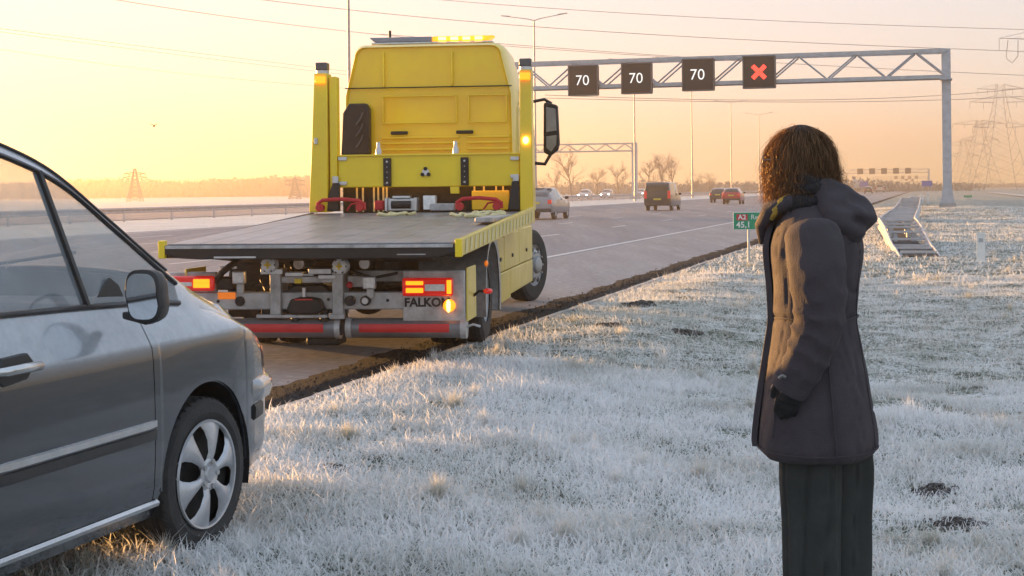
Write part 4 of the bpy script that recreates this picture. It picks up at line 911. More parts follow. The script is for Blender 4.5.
# beacon bar
bx('light_bar_base', m_alu, T, -.95, .66, 4.85, 5.15, 3.43, 3.46, .01)
for s in (-.75, .5): bx('light_bar_foot', m_blk, T, s-.05, s+.05, 4.9, 5.1, 3.36, 3.43, .005)
MB().hexa([(-.90,4.86,3.462),(-.14,4.86,3.462),(-.14,5.14,3.462),(-.90,5.14,3.462),(-.98,4.88,3.53),(-.14,4.88,3.53),(-.14,5.12,3.53),(-.98,5.12,3.53)]).build('light_bar_lens', M('smoked_bar', (.22,.23,.27), .2, .2, .1), T, bevel=.012)
MB().hexa([(-.135,4.86,3.462),(.58,4.86,3.462),(.58,5.14,3.462),(-.135,5.14,3.462),(-.135,4.88,3.53),(.68,4.88,3.53),(.68,5.12,3.53),(-.135,5.12,3.53)]).build('light_bar_lens', m_amb, T, bevel=.012)
for x in (.0,.16,.32,.48): bx('flash_module', m_ambhot, T, x-.05, x+.05, 4.84, 4.862, 3.475, 3.515, .004)
MB().cyl((-.78,5.3,3.4),(-.78,5.3,3.66), .018, 8).build('aerial', m_blk, T, smooth=60)
bx('fuel_tank', m_chas, T, -1.1, -.55, 2.5, 3.9, .42, .9, .06)
bx('engine_block', m_chas, T, -.5, .5, 4.5, 6.2, .5, 1.2, .05)
# ================================================================== GREY PARKED CAR (origin under the front axle, x right, y forward)
m_paint = M('grey_metallic_paint', (.054,.061,.075), .22, .5, .10, 1.5, coat=1., col2=(.066,.074,.088))
def add_frost(m, lo, hi, amount, col=(.66,.70,.76)):     # thin frost lying on the faces that look up
    n = m.node_tree.nodes; l = m.node_tree.links; b = n['Principled BSDF']; src = b.inputs['Base Color'].links[0].from_socket
    g = n.new('ShaderNodeNewGeometry'); sp = n.new('ShaderNodeSeparateXYZ'); l.new(g.outputs['Normal'], sp.inputs[0])
    mr = n.new('ShaderNodeMapRange'); mr.interpolation_type = 'SMOOTHSTEP'; mr.inputs[1].default_value = lo; mr.inputs[2].default_value = hi; mr.inputs[4].default_value = amount; l.new(sp.outputs[2], mr.inputs[0])
    tc = n.new('ShaderNodeTexCoord'); no = n.new('ShaderNodeTexNoise'); no.inputs['Scale'].default_value = 14; no.inputs['Detail'].default_value = 8; no.inputs['Roughness'].default_value = .7; l.new(tc.outputs['Object'], no.inputs['Vector'])
    r2 = n.new('ShaderNodeMapRange'); r2.inputs[1].default_value = .3; r2.inputs[2].default_value = .65; r2.inputs[3].default_value = .72; l.new(no.outputs[0], r2.inputs[0])
    mu = n.new('ShaderNodeMath'); mu.operation = 'MULTIPLY'; l.new(mr.outputs[0], mu.inputs[0]); l.new(r2.outputs[0], mu.inputs[1])
    mx = n.new('ShaderNodeMix'); mx.data_type = 'RGBA'; l.new(mu.outputs[0], mx.inputs[0]); l.new(src, mx.inputs[6]); mx.inputs[7].default_value = (*col, 1); l.new(mx.outputs[2], b.inputs['Base Color'])
    iv = n.new('ShaderNodeMath'); iv.operation = 'MULTIPLY_ADD'; iv.inputs[1].default_value = -b.inputs['Metallic'].default_value; iv.inputs[2].default_value = b.inputs['Metallic'].default_value; l.new(mu.outputs[0], iv.inputs[0]); l.new(iv.outputs[0], b.inputs['Metallic'])
add_frost(m_paint, .20, .46, .6)
m_win = glass_mat('car_glass', (.88,.91,.9), .015, .24, (.72,.82,.92), 1.6)
m_dark = M('dark_rubber', (.018,.018,.02), .6, 0, .2, 20.)
m_trimk = M('black_trim', (.03,.031,.034), .45, 0, .15, 12.)
m_chrome = M('satin_chrome', (.66,.66,.67), .22, .9, .1, 10.)
m_cap = M('hub_cap_silver', (.52,.53,.56), .32, .55, .15, 14.)
m_int = M('car_interior', (.05,.052,.058), .8, 0, .2, 10.)
m_hl = glass_mat('headlamp_glass', (.9,.92,.95), .03, .25, (.7,.72,.75))
CARA = -math.atan(.302)
car = thing('parked_car', 'grey car in the left foreground parked half on the frosted grass', 'car', (-2.193+.02, 7.149-.25, -.03), CARA); car.scale = (1.035,)*3
zC_t = [(-3.46,1.05),(-3.40,1.22),(-3.2,1.46),(-2.9,1.60),(-2.4,1.68),(-1.8,1.715),(-1.4,1.71),(-1.15,1.68),(-.9,1.61),(-.6,1.485),(-.3,1.345),(0,1.215),(.15,1.155),(.3,1.125),(.5,1.07),(.65,1.005),(.75,.94),(.82,.86),(.86,.77),(.885,.66)]
zR_t = [(-3.46,.98),(-3.40,1.14),(-3.2,1.38),(-2.9,1.54),(-2.4,1.635),(-1.8,1.668),(-1.4,1.66),(-1.15,1.635),(-.9,1.58),(-.727,1.53),(-.423,1.375),(-.09,1.195),(.1,1.095),(.25,1.035),(.5,.96),(.65,.905),(.75,.855),(.82,.79),(.86,.72),(.885,.63)]
zB_t = [(-3.46,.92),(-3.3,1.05),(-2.5,1.09),(-1.5,1.075),(-.6,1.055),(0,1.02),(.15,.99),(.4,.94),(.6,.885),(.75,.80),(.82,.74),(.86,.68),(.885,.60)]
zC_t = [(a, b + .055*max(0, min(1, (-.15-a)/.8))) for a, b in zC_t]; zR_t = [(a, b + .055*max(0, min(1, (-.15-a)/.8))) for a, b in zR_t]
hw_t = [(-3.46,.60),(-3.3,.76),(-3.0,.845),(-2.5,.872),(-1.5,.876),(-.3,.874),(.2,.868),(.45,.845),(.6,.81),(.72,.775),(.80,.73),(.86,.66),(.885,.59)]
AR, AZ, WB_ = .385, .318, -2.76
Z0 = [.215,.27,.34,.44,.54,.64,.74,.83,.885,.905]
IN0 = [.055,.02,.006,.0,-.002,-.002,.0,.004,.010,.020]
def carprof(s):
    hw_ = smooth_tab(hw_t, s); zb = smooth_tab(zB_t, s); zr = smooth_tab(zR_t, s); zc = smooth_tab(zC_t, s)
    zw = max(zb + .012, zr - .055); z6 = min(.905, zb - .045)
    zbot = .215 if s < .35 else .215 + .05*((s-.35)/.53)**2
    arch = 0
    for c in (0, WB_):
        if abs(s-c) < AR: arch = max(arch, AZ + math.sqrt(AR**2-(s-c)**2))
    r0 = max(zbot, arch); pts = []
    for z, i in zip(Z0, IN0):
        f = (z - .215)/(.905-.215); zz = r0 + (z6-r0)*f; zn = .215 + (zz-zbot)/(z6-zbot)*.69; pts.append((hw_ - float(np.interp(zn, Z0, IN0)), zz))
    pts.append((hw_ - .062, z6 + (zb-z6)*.55)); pts.append((hw_ - .108, zb))
    # glasshouse
    xw = hw_ - .112 - max(0, zw-zb)*.24; pts.append((xw, zw))
    xr = xw - .045 if zr - zb > .05 else xw - .03
    pts.append((xr, zr))
    for f in (.93, .84, .66, .44, .22, 0.): pts.append((xr*f, zr + (zc-zr)*(1-f**2.3)))
    return pts
BELT, WT, RE = 11, 12, 13
seams = [-1.495, -.44, .135, -2.45]
st = set(np.round(np.arange(-3.46, .80, .045), 4)) | set(np.round(np.arange(-.40, .40, .016), 4)) | set(np.round(WB_+np.arange(-.4,.4,.02), 4)) | {.80,.82,.84,.855,.868,.878,.885} | {-AR,AR,WB_-AR,WB_+AR}
for q in seams: st = {v for v in st if abs(v-q) > .006} | {q-.003, q+.003}
st = sorted(st); prof = [carprof(s) for s in st]; NR = len(prof[0])
parts = {}
def part_of(sm, j, side):
    in_side = j < BELT
    if any(abs(sm-q) < .0031 for q in (seams[0], seams[1], seams[3])) and j < BELT and j >= 1: return None
    if abs(sm-seams[2]) < .0031 and j >= RE: return None
    if j == BELT and -2.42 < sm < -.04:
        if -1.56 < sm < -1.43: return 'pillar'
        return 'side_window'
    if j >= RE and -1.13 < sm < .10: return 'windscreen'
    if j >= RE and sm < -2.95 and sm > -3.40: return 'rear_window'
    if in_side and -1.495 < sm < -.44 and j >= 1: return 'door_front'
    if in_side and -2.45 < sm < -1.495 and j >= 1 : return 'door_rear'
    if j >= BELT and sm > .135: return 'bonnet'
    if j < 9 and sm > .50: return 'bumper'
    return 'body'
names = {'door_front':('door',m_paint),'door_rear':('rear_door',m_paint),'pillar':('pillar',m_trimk),'side_window':('side_window',m_win),'windscreen':('windscreen',m_win),'rear_window':('rear_window',m_win),'bonnet':('bonnet',m_paint),'bumper':('front_bumper',m_paint),'body':('body',m_paint)}
bins = {}
for side in (1, -1):
    for i in range(len(st)-1):
        sm = (st[i]+st[i+1])/2
        for j in range(NR-1):
            k = part_of(sm, j, side)
            if not k: continue
            key = (k, side) if k in ('door_front','door_rear','pillar','side_window','bumper') else (k, 0)
            q = [(side*prof[i][j][0], st[i], prof[i][j][1]), (side*prof[i+1][j][0], st[i+1], prof[i+1][j][1]), (side*prof[i+1][j+1][0], st[i+1], prof[i+1][j+1][1]), (side*prof[i][j+1][0], st[i], prof[i][j+1][1])]
            bins.setdefault(key, MB()).add(q, [(0,1,2,3)] if side > 0 else [(3,2,1,0)])
DOOR = {}
for (k, side), mb in bins.items():
    nm, mt = names[k]
    if k == 'body':                                     # close nose and tail
        for e in (0, -1):
            ringp = [(x, st[e], z) for x, z in prof[e]] + [(-x, st[e], z) for x, z in prof[e][::-1]]
            mb.add(ringp, [tuple(range(len(ringp)))])
    o = mb.build(nm, mt, car, smooth=55, recalc=(k in ('body',)))
    DOOR[(k, side)] = o
    if mt is m_paint or mt is m_trimk:
        so = o.modifiers.new('thick', 'SOLIDIFY'); so.thickness = .008; so.offset = -1; so.use_rim = False
# dark lining behind gaps, wheel wells, floor
for q in (seams[0], seams[1], seams[3]):
    for side in (1, -1):
        pr = carprof(q); mb = MB(); mb.loft([[(side*(x-.012), q-.02, z) for x, z in pr[0:BELT+1]], [(side*(x-.012), q+.02, z) for x, z in pr[0:BELT+1]]], closed=False, caps=False); mb.build('door_seal', m_dark, car, recalc=False)
pr = carprof(seams[2]); MB().loft([[(x*f, seams[2]+d, z-.014) for f in (1,-1) for x, z in (pr[RE:] if f > 0 else pr[RE:-1][::-1])] for d in (-.02,.02)], closed=False, caps=False).build('bonnet_seal', m_dark, car, recalc=False)
fl = MB(); fl.box(-.72,.72,-3.3,-.42,.2,.24); fl.box(-.5,.5,-.4,.75,.22,.26); fl.build('floor', m_dark, car)
for side in (1, -1):
    for c in (0, WB_):
        mb = MB(); R_ = AR+.004
        mb.loft([[(side*x, c+R_*math.cos(a), AZ+R_*math.sin(a)) for a in np.linspace(-.28, math.pi+.28, 24)] for x in (.862,.55)], closed=False, caps=False)
        mb.add([(side*.55, c+R_*math.cos(a), AZ+R_*math.sin(a)) for a in np.linspace(-.28, math.pi+.28, 24)], [tuple(range(24))]); mb.build('wheel_well', m_dark, car)
        # arch lip
        MB().tube([(side*(smooth_tab(hw_t, c+AR*math.cos(a))-.012), c+AR*math.cos(a), AZ+AR*math.sin(a)) for a in np.linspace(.0, math.pi, 26)], .008, 6).build('arch_lip', m_paint, car, smooth=60)
# bumper strip, fog of the front corner, head lamps
def outline(s0, s1, z, off, n=16): return [(smooth_tab(hw_t, s)+off, s, z) for s in np.linspace(s0, s1, n)]
for side in (1, -1):
    rows = []
    for s in np.linspace(.46, .885, 18):
        h = smooth_tab(hw_t, s); k = min(1, (s-.46)/.05); z = .60
        rows.append([(side*(h-.004), s, z-.05), (side*(h+.022*k), s+.012*k, z-.045), (side*(h+.032*k), s+.018*k, z-.01), (side*(h+.030*k), s+.016*k, z+.025), (side*(h+.012*k), s+.006*k, z+.048), (side*(h-.006), s, z+.05)])
    MB().loft(rows, caps=True).build('bumper_strip', M('bumper_silver', (.36,.37,.39), .25, .6, .1, coat=1.), car, smooth=60)
    rows = []
    for s in np.linspace(.47, .62, 8):
        h = smooth_tab(hw_t, s); rows.append([(side*(h+.001), s, .47), (side*(h+.012), s, .48), (side*(h+.014), s, .53), (side*(h+.001), s, .545)])
    MB().loft(rows).build('bumper_insert', m_trimk, car, smooth=60)
    rows = []
    for s in np.linspace(.66, .88, 12):
        h = smooth_tab(hw_t, s); zb = smooth_tab(zB_t, s); rows.append([(side*(h+.002), s+.006, max(.65, zb-.16)), (side*(h-.006), s+.008, (max(.65, zb-.16)+zb-.02)/2), (side*(h-.035), s+.004, zb-.015)])
    MB().loft(rows, closed=False, caps=False).build('headlamp', m_hl, car, smooth=60)
    rows = [[(x-side*.03, y-.02, z) for x, y, z in r] for r in rows]; MB().loft(rows, closed=False, caps=False).build('headlamp_reflector', m_chrome, car, smooth=60)
    MB().ball((side*(.73), .72, .76), (.03,.05,.03), 10, 8).build('indicator_bulb', m_ambo, car, smooth=80)
bx('grille', m_dark, car, -.45, .45, .86, .893, .36, .58, .01); bx('number_plate', m_yel, car, -.26, .26, .893, .905, .42, .53, .004)
# side trims
for side in (1, -1):
    for s0, s1 in ((-1.475,-.43), (-2.42,-1.515)):
        for nm, z0, z1, mt, off in (('door_moulding', .525, .572, m_trimk, .012), ('moulding_insert', .5725, .607, m_chrome, .016)):
            rows = []
            for s in np.linspace(s0, s1, 14):
                h = smooth_tab(hw_t, s)-0.001; e = min(1, (s-s0)/.02, (s1-s)/.02)*.6+.4
                rows.append([(side*(h-.004), s, z0), (side*(h+off*e), s, z0+.006), (side*(h+off*e), s, z1-.006), (side*(h-.004), s, z1)])
            MB().loft(rows).build(nm, mt, car, smooth=40)
    rows = []
    for s in np.linspace(-2.35, -.41, 16):
        h = smooth_tab(hw_t, s); rows.append([(side*(h-.03), s, .262), (side*(h-.004), s, .268), (side*(h+.001), s, .282), (side*(h-.012), s, .292)])
    MB().loft(rows).build('sill_strip', m_chrome, car, smooth=40)
    # belt seal and window frame
    MB().tube([(side*(carprof(s)[BELT][0]+.004), s, carprof(s)[BELT][1]+.004) for s in np.linspace(-2.42, -.05, 40)], .011, 6).build('belt_seal', m_trimk, car, smooth=60)
    for (j, dz, r, nm, mt) in ((WT, 0, .010, 'window_seal', m_trimk), (RE, 0, .007, 'roof_gutter', m_trimk)):
        MB().tube([(side*(carprof(s)[j][0]+.003), s, carprof(s)[j][1]+dz) for s in np.linspace(-2.45, -.03, 60)], r, 6).build(nm, mt, car, smooth=60)
    # quarter-light divider
    a = carprof(-.74)[BELT]; b = carprof(-.86)[WT]; MB().bar((side*(a[0]+.001), -.74, a[1]), (side*(b[0]+.001), -.86, b[1]), .018, .03, up=(1,0,0)).build('quarter_pillar', m_trimk, car)
    # handle
    for s0 in (-1.44, -2.40):
        hx = smooth_tab(hw_t, s0)
        rc = MB().prism([(s0-.01,.875),(s0+.03,.945),(s0+.17,.95),(s0+.215,.91),(s0+.17,.862),(s0+.04,.85)], side*(hx-.022), side*(hx-.001), 'x').build('handle_recess', m_trimk, car, bevel=.004)
        MB().tube([(side*(hx-.012), s0-.012, .903), (side*(hx+.026), s0+.015, .905), (side*(hx+.032), s0+.10, .907), (side*(hx+.026), s0+.20, .905), (side*(hx-.010), s0+.23, .903)], [.012,.016,.017,.016,.012], 10).build('handle', m_chrome, car, smooth=60)
    # door mirror
    mr = bpy.data.objects.new('door_mirror', None); COL.objects.link(mr); mr.parent = car; mr.location = (side*.965, -.64, 1.10); mr.scale = (.74,.8,.86)
    ringm = []
    for y, f in ((-.055,.93),(-.05,1.0),(-.02,1.02),(.03,.95),(.07,.75),(.095,.4),(.1,.1)):
        ringm.append([(side*(f*(.098*math.copysign(abs(math.cos(t))**.62, math.cos(t)) + (.012 if math.sin(t) < 0 else .0))), y, f*(.115*math.copysign(abs(math.sin(t))**.62, math.sin(t)))) for t in np.linspace(0, 6.283, 29)[:-1]])
    MB().loft(ringm).build('housing', m_trimk, mr, smooth=50)
    MB().add([(p[0]*.86, -.058, p[2]*.86) for p in ringm[1]], [tuple(range(28))]).build('glass', m_mirg, mr).location = (0,-.004,0)
    MB().loft([[(side*(-.13), y-.03, -.10+z) for y, z in ((0,0),(.07,0),(.07,.03),(0,.03))], [(side*(.0), y-.03, -.125+z) for y, z in ((0,0),(.06,0),(.06,.05),(0,.05))], [(side*.03, y-.03, -.12+z) for y, z in ((0.01,0),(.05,0),(.05,.03),(0.01,.03))]]).build('foot', m_trimk, mr, bevel=.008)
    MB().prism([(-.70,1.06),(-.44,1.05),(-.50,1.13),(-.56,1.16)], side*.748, side*.758, 'x').build('mirror_triangle', m_trimk, car)
# cowl triangle, wiper
MB().tube([(-.5,.10,1.14),(0,-.02,1.20),(.35,-.16,1.24)], .008, 6).build('wiper', m_trimk, car, smooth=60)
# wheels
def car_wheel(x, y, side, parent, R=.318, W=.205, steer=0., spokes=6):
    w = bpy.data.objects.new('wheel', None); COL.objects.link(w); w.parent = parent; w.location = (x, y, R); w.rotation_euler = (0, 0, steer); s = side
    prof = [(-W/2+.012, R*.70), (-W/2-.004, R*.80), (-W/2+.002, R*.93), (-W/2+.022, R*.985), (-W*.24, R), (-W*.225, R*.975), (-W*.185, R*.975), (-W*.17, R), (-.03, R), (-.026, R*.975), (-.018, R*.975), (-.014, R), (.014, R), (.018, R*.975), (.026, R*.975), (.03, R), (W*.17, R), (W*.185, R*.975), (W*.225, R*.975), (W*.24, R), (W/2-.022, R*.985), (W/2-.002, R*.93), (W/2+.004, R*.80), (W/2-.012, R*.70)]
    ty = MB().lathe(prof, 72).build('tyre', m_tyre, w, smooth=30)
    for k in range(44):                                   # tread sipes on the shoulders
        a = 6.283*k/44
        for e in (-1, 1): MB().bar((e*W*.33, R*1.0005*math.cos(a), R*1.0005*math.sin(a)), (e*W*.45, R*.982*math.cos(a+.05), R*.982*math.sin(a+.05)), .006, .004, up=(0,math.cos(a),math.sin(a))).build('tread_block', m_tyre, ty)
    e = s*(W/2-.004); Rr = R*.71
    MB().lathe([(e, Rr), (e+s*.008, Rr*.985), (e+s*.006, Rr*.95), (e-s*.01, Rr*.93)], 48).build('rim_ring', m_cap, w, smooth=40)
    MB().lathe([(e-s*.035, Rr*.94), (e-s*.045, Rr*.6), (e-s*.03, .01)], 36).build('rim_dish', m_chas, w, smooth=40)
    MB().lathe([(-e+s*.03, Rr), (-e+s*.06, Rr*.6), (-e+s*.06, .01)], 24).build('inner_rim', m_chas, w, smooth=40)
    for k in range(spokes):
        a0 = 6.283*k/spokes + .3; rows = []
        for r, hwid, xo in ((.22, .24, .010), (.40, .21, .020), (.62, .235, .018), (.80, .30, .010), (.95, .40, -.002)):
            rr = Rr*r; row = []
            for a, dx in ((-1, -.012), (-.75, .0), (-.1, .004), (.1, .004), (.75, 0), (1, -.012)): ang = a0 + a*hwid*(1 if r > .3 else 1.6); row.append((e + s*(xo+dx), rr*math.cos(ang), rr*math.sin(ang)))
            rows.append(row)
        MB().loft(rows, closed=False, caps=False).build('spoke', m_cap, w, smooth=50, recalc=False)
    MB().lathe([(e+s*.012, Rr*.30), (e+s*.018, Rr*.24), (e+s*.012, Rr*.16), (e+s*.020, Rr*.13), (e+s*.022, .001)], 30).build('hub_cap', m_cap, w, smooth=30)
    for k in range(5):
        a = 6.283*k/5; MB().cyl((e+s*.012, Rr*.235*math.cos(a), Rr*.235*math.sin(a)), (e+s*.024, Rr*.235*math.cos(a), Rr*.235*math.sin(a)), .011, 8).build('wheel_bolt', m_steel, w, smooth=40)
    return w
for side in (1, -1):
    car_wheel(side*.765, 0, side, car, steer=-.06); car_wheel(side*.765, WB_, side, car)
# interior
bx('dashboard', m_int, car, -.68, .68, -.62, -.12, .80, 1.06, .05)
for x in (-.36, .36):
    bx('seat', m_int, car, x-.24, x+.24, -1.75, -1.22, .40, .56, .06)
    MB().hexa([(x-.23,-1.92,.52),(x+.23,-1.92,.52),(x+.23,-1.76,.52),(x-.23,-1.76,.52),(x-.2,-2.1,1.12),(x+.2,-2.1,1.12),(x+.2,-2.0,1.12),(x-.2,-2.0,1.12)]).build('seat_back', m_int, car, bevel=.04)
    bx('head_rest', m_int, car, x-.12, x+.12, -2.14, -2.05, 1.17, 1.34, .03)
bx('rear_bench', m_int, car, -.62, .62, -2.75, -2.55, .5, 1.12, .06)
MB().lathe([(r*.0+.012*math.sin(t), .175+.014*math.cos(t)) for r, t in [(1, q) for q in np.linspace(0, 6.283, 9)]], 32, 'y', (0,0,0)).build('steering_wheel', m_int, car, smooth=60).matrix_local = Matrix.Translation((-.36,-.86,1.0)) @ Matrix.Rotation(-.45, 4, 'X')
for s in (-1, 1): bx('tail_lamp', m_tail, car, s*.68-.1, s*.68+.1, -3.44, -3.36, .85, 1.08, .03)
# ================================================================== TRAFFIC
m_glassd = M('dark_car_glass', (.02,.022,.026), .08, 0, .1, coat=1.)
m_head = M('lit_headlamp', (.9,.9,.85), .2, 0, .02, emit=(1,.95,.85), es=6.)
m_plate = M('yellow_plate', (.7,.55,.08), .5)
def traffic(name, label, px, D, kind, col, oncoming=False, cat='car', group='traffic on the motorway', pxz=True):
    x = (px-CX)/F*D
    t = thing(name, label, cat, (x, D, 0.004), -RA + (math.pi if oncoming else 0), group)
    pm = M('paint_%s_%d' % (kind, int(px)), col, .3, .2, .06, 2., coat=.8)
    if kind == 'van': S = [(-2.45,.45,.95,1.02,.80,.70),(-2.42,.32,1.05,1.80,.92,.76),(-2.25,.30,1.08,1.92,.95,.80),(-1.2,.28,1.08,1.95,.96,.82),(.3,.28,1.06,1.93,.96,.82),(.75,.28,1.05,1.84,.96,.78),(1.5,.28,1.05,1.24,.95,.80),(2.1,.30,.95,1.08,.92,.72),(2.42,.34,.75,.82,.82,.66)]; W = (-2.0,.9); rw = (-2.46,-2.24); wb = (-1.45,1.6); R = .33; H = 1.9
    elif kind == 'suv': S = [(-2.2,.50,.92,.96,.74,.62),(-2.15,.36,1.02,1.14,.88,.66),(-1.85,.32,1.05,1.36,.92,.62),(-1.0,.30,1.02,1.58,.93,.62),(-.2,.30,1.0,1.60,.93,.64),(.45,.30,.98,1.42,.93,.64),(1.05,.30,.96,1.04,.92,.74),(1.8,.32,.85,.93,.89,.66),(2.15,.36,.68,.74,.76,.55)]; W = (-1.6,.9); rw = (-2.16,-1.0); wb = (-1.3,1.35); R = .35; H = 1.6
    elif kind == 'lorry': S = [(-4.5,.9,1.5,3.4,1.22,1.20),(-4.4,.8,1.6,3.45,1.25,1.22),(2.2,.8,1.6,3.45,1.25,1.22),(2.3,.8,1.6,3.4,1.22,1.2)]; W = (9,9); rw = (9,9); wb = (-2.6,3.0); R = .48; H = 3.4
    else: S = [(-1.95,.48,.86,.92,.70,.60),(-1.92,.34,.98,1.10,.84,.64),(-1.75,.30,1.0,1.36,.88,.60),(-1.3,.28,1.0,1.48,.89,.60),(-.2,.28,.97,1.51,.89,.62),(.4,.28,.95,1.36,.89,.62),(.95,.28,.93,1.0,.88,.70),(1.6,.30,.82,.88,.85,.62),(1.95,.34,.64,.70,.72,.52)]; W = (-1.45,.8); rw = (-1.93,-1.3); wb = (-1.2,1.3); R = .31; H = 1.5
    def ringp(q):
        y, zb, zl, zr, hw_, hr = q
        return [(hw_*.88,y,zb),(hw_*.98,y,zb+.10),(hw_,y,zb+(zl-zb)*.55),(hw_*.97,y,zl),(hr*1.02,y,zr-.07*(zr-zl>.2)),(hr*.90,y,zr),(hr*.45,y,zr+.02),(0,y,zr+.025)]
    # refine stations
    fine = []
    for a, b in zip(S[:-1], S[1:]):
        for f in (0, .5): fine.append(tuple(a[i]+(b[i]-a[i])*f for i in range(6)))
    fine.append(S[-1]); bins = {}
    for sd in (1, -1):
        for a, b in zip(fine[:-1], fine[1:]):
            ra, rb = ringp(a), ringp(b); ym = (a[0]+b[0])/2
            for j in range(7):
                k = 'body'
                if j == 3 and W[0] < ym < W[1] and not (abs(ym) < .12): k = 'side_window%d' % sd
                if j >= 4 and rw[0] < ym < rw[1] and (ym > rw[0]+.03): k = 'rear_window'
                if j >= 4 and W[1]-.55 < ym < W[1]+.35 and kind != 'lorry': k = 'windscreen'
                q = [(sd*p[0],p[1],p[2]) for p in (ra[j], rb[j], rb[j+1], ra[j+1])]; bins.setdefault(k, MB()).add(q, [(0,1,2,3)] if sd > 0 else [(3,2,1,0)])
    for e, r in ((0, fine[0]), (1, fine[-1])):
        rr = ringp(r); rg = rr + [(-p[0],p[1],p[2]) for p in rr[::-1]][1:]; bins['body'].add(rg, [tuple(range(len(rg)))])
    for k, mb in bins.items(): mb.build(k.rstrip('-1'), pm if k == 'body' else m_glassd, t, smooth=50, recalc=(k == 'body'))
    if kind == 'van': bx('rear_window', m_glassd, t, -.72, .72, S[1][0]-.02, S[1][0]+.05, 1.12, 1.72, .02)
    ye, yf = S[0][0], S[-1][0]; hw_ = S[1][4]
    bx('rear_bumper', m_trimk, t, -hw_*.95, hw_*.95, ye-.04, ye+.1, S[1][1]+.02, S[1][1]+.2, .03)
    bx('number_plate', m_plate, t, -.26, .26, ye-.05, ye-.03, S[0][1]+.28, S[0][1]+.39, 0)
    zl = S[1][2]
    for sd in (-1, 1):
        bx('tail_lamp', m_tail, t, sd*(hw_-.11)-.10, sd*(hw_-.11)+.10, ye-.02, ye+.16, zl-.22, zl-.02 if kind != 'van' else zl+.3, .02)
        bx('headlamp', m_head if oncoming else m_clear, t, sd*(hw_*.78)-.13, sd*(hw_*.78)+.13, yf-.12, yf+.02, S[-1][2]-.10, S[-1][2]+.02, .02)
        bx('door_mirror', m_trimk if kind != 'red' else pm, t, sd*(hw_+.11)-.09, sd*(hw_+.11)+.09, S[5 if kind!='lorry' else 2][0]+.18, S[5 if kind!='lorry' else 2][0]+.30, zl, zl+.15, .02)
        for yw in wb:
            w = bpy.data.objects.new('wheel', None); COL.objects.link(w); w.parent = t; w.location = (sd*(hw_-.10), yw, R)
            MB().lathe([(-.1,R*.6),(-.1,R*.9),(-.08,R),(.08,R),(.1,R*.9),(.1,R*.6)], 24).build('tyre', m_tyre, w, smooth=35)
            MB().lathe([(sd*.09,R*.62),(sd*.10,R*.5),(sd*.07,R*.3),(sd*.10,.0)], 20).build('rim', m_rim, w, smooth=35)
    return t
traffic('silver_car', 'silver grey hatchback with raked tail passing just right of the tow truck', 545, 80, 'suv', (.28,.29,.31))
traffic('black_van', 'black van driving away in the middle lanes', 663, 108, 'van', (.035,.033,.035), cat='van')
traffic('red_car', 'bright red hatchback driving away beyond the van', 733.5, 145, 'hatch', (.48,.02,.03))
traffic('dark_car', 'dark car half hidden on the left of the red one', 720, 162, 'hatch', (.04,.04,.045))
traffic('white_lorry', 'tiny pale lorry far down the road right of the woman', 858, 430, 'lorry', (.6,.6,.6), cat='lorry')
traffic('far_car', 'tiny dark car next to the far lorry', 868.5, 330, 'hatch', (.05,.05,.06)); traffic('far_car', 'tiny pale van right of the far dark car', 880, 390, 'van', (.5,.5,.5)); traffic('far_car', 'rightmost tiny car of the far traffic', 887, 430, 'hatch', (.06,.06,.08))
traffic('oncoming_car', 'oncoming pale car with lamps lit, leftmost beyond the median', 585, 252, 'hatch', (.6,.6,.62), True); traffic('oncoming_car', 'oncoming car with bright lamps just left of the hazy gantry post', 607, 270, 'hatch', (.4,.4,.42), True)
traffic('oncoming_car', 'oncoming car with lamps lit just right of the hazy gantry post', 641, 306, 'hatch', (.5,.5,.52), True); traffic('oncoming_car', 'tiny oncoming car with lamps lit left of the woman', 763, 520, 'hatch', (.5,.5,.5), True)

# ================================================================== PERSON (local y = the way she faces, x = her right)
m_coat = M('coat_fabric', (.058,.048,.056), .78, 0, .12, 9., .35, 260., spec=.35)
m_trou = M('trouser_cloth', (.042,.044,.042), .85, 0, .15, 12., .2, 300., spec=.25)
m_skin = M('skin', (.48,.29,.21), .55, 0, .08, 20.); m_scarf = M('scarf_wool', (.018,.017,.02), .95, 0, .3, 40., .6, 120.)
m_glove = M('black_glove', (.012,.012,.014), .8, 0, .2, 30., .3, 150.); m_lining = M('scarf_ochre', (.50,.33,.06), .9, 0, .35, 45., .4, 150.)
m_boot = M('boot_leather', (.02,.018,.017), .5); m_zip = M('zip', (.2,.19,.18), .35, .7)
mhair = bpy.data.materials.new('brown_hair'); mhair.use_nodes = True; n = mhair.node_tree.nodes; l = mhair.node_tree.links; n.clear()
oo = n.new('ShaderNodeOutputMaterial'); d = n.new('ShaderNodeBsdfDiffuse'); tr = n.new('ShaderNodeBsdfTranslucent'); gl = n.new('ShaderNodeBsdfGlossy'); gl.inputs['Roughness'].default_value = .38; gl.inputs[0].default_value = (.5,.36,.25,1)
at = n.new('ShaderNodeAttribute'); at.attribute_name = 'tone'; cm = n.new('ShaderNodeMix'); cm.data_type = 'RGBA'; cm.inputs[6].default_value = (.06,.033,.018,1); cm.inputs[7].default_value = (.30,.155,.07,1); l.new(at.outputs['Fac'], cm.inputs[0])
l.new(cm.outputs[2], d.inputs[0]); l.new(cm.outputs[2], tr.inputs[0]); m1 = n.new('ShaderNodeMixShader'); m1.inputs[0].default_value = .55; m2 = n.new('ShaderNodeMixShader'); m2.inputs[0].default_value = .10
l.new(d.outputs[0], m1.inputs[1]); l.new(tr.outputs[0], m1.inputs[2]); l.new(m1.outputs[0], m2.inputs[1]); l.new(gl.outputs[0], m2.inputs[2]); l.new(m2.outputs[0], oo.inputs[0])
PD = 4.97; PX = (815-CX)/F*PD; PT = math.radians(70)
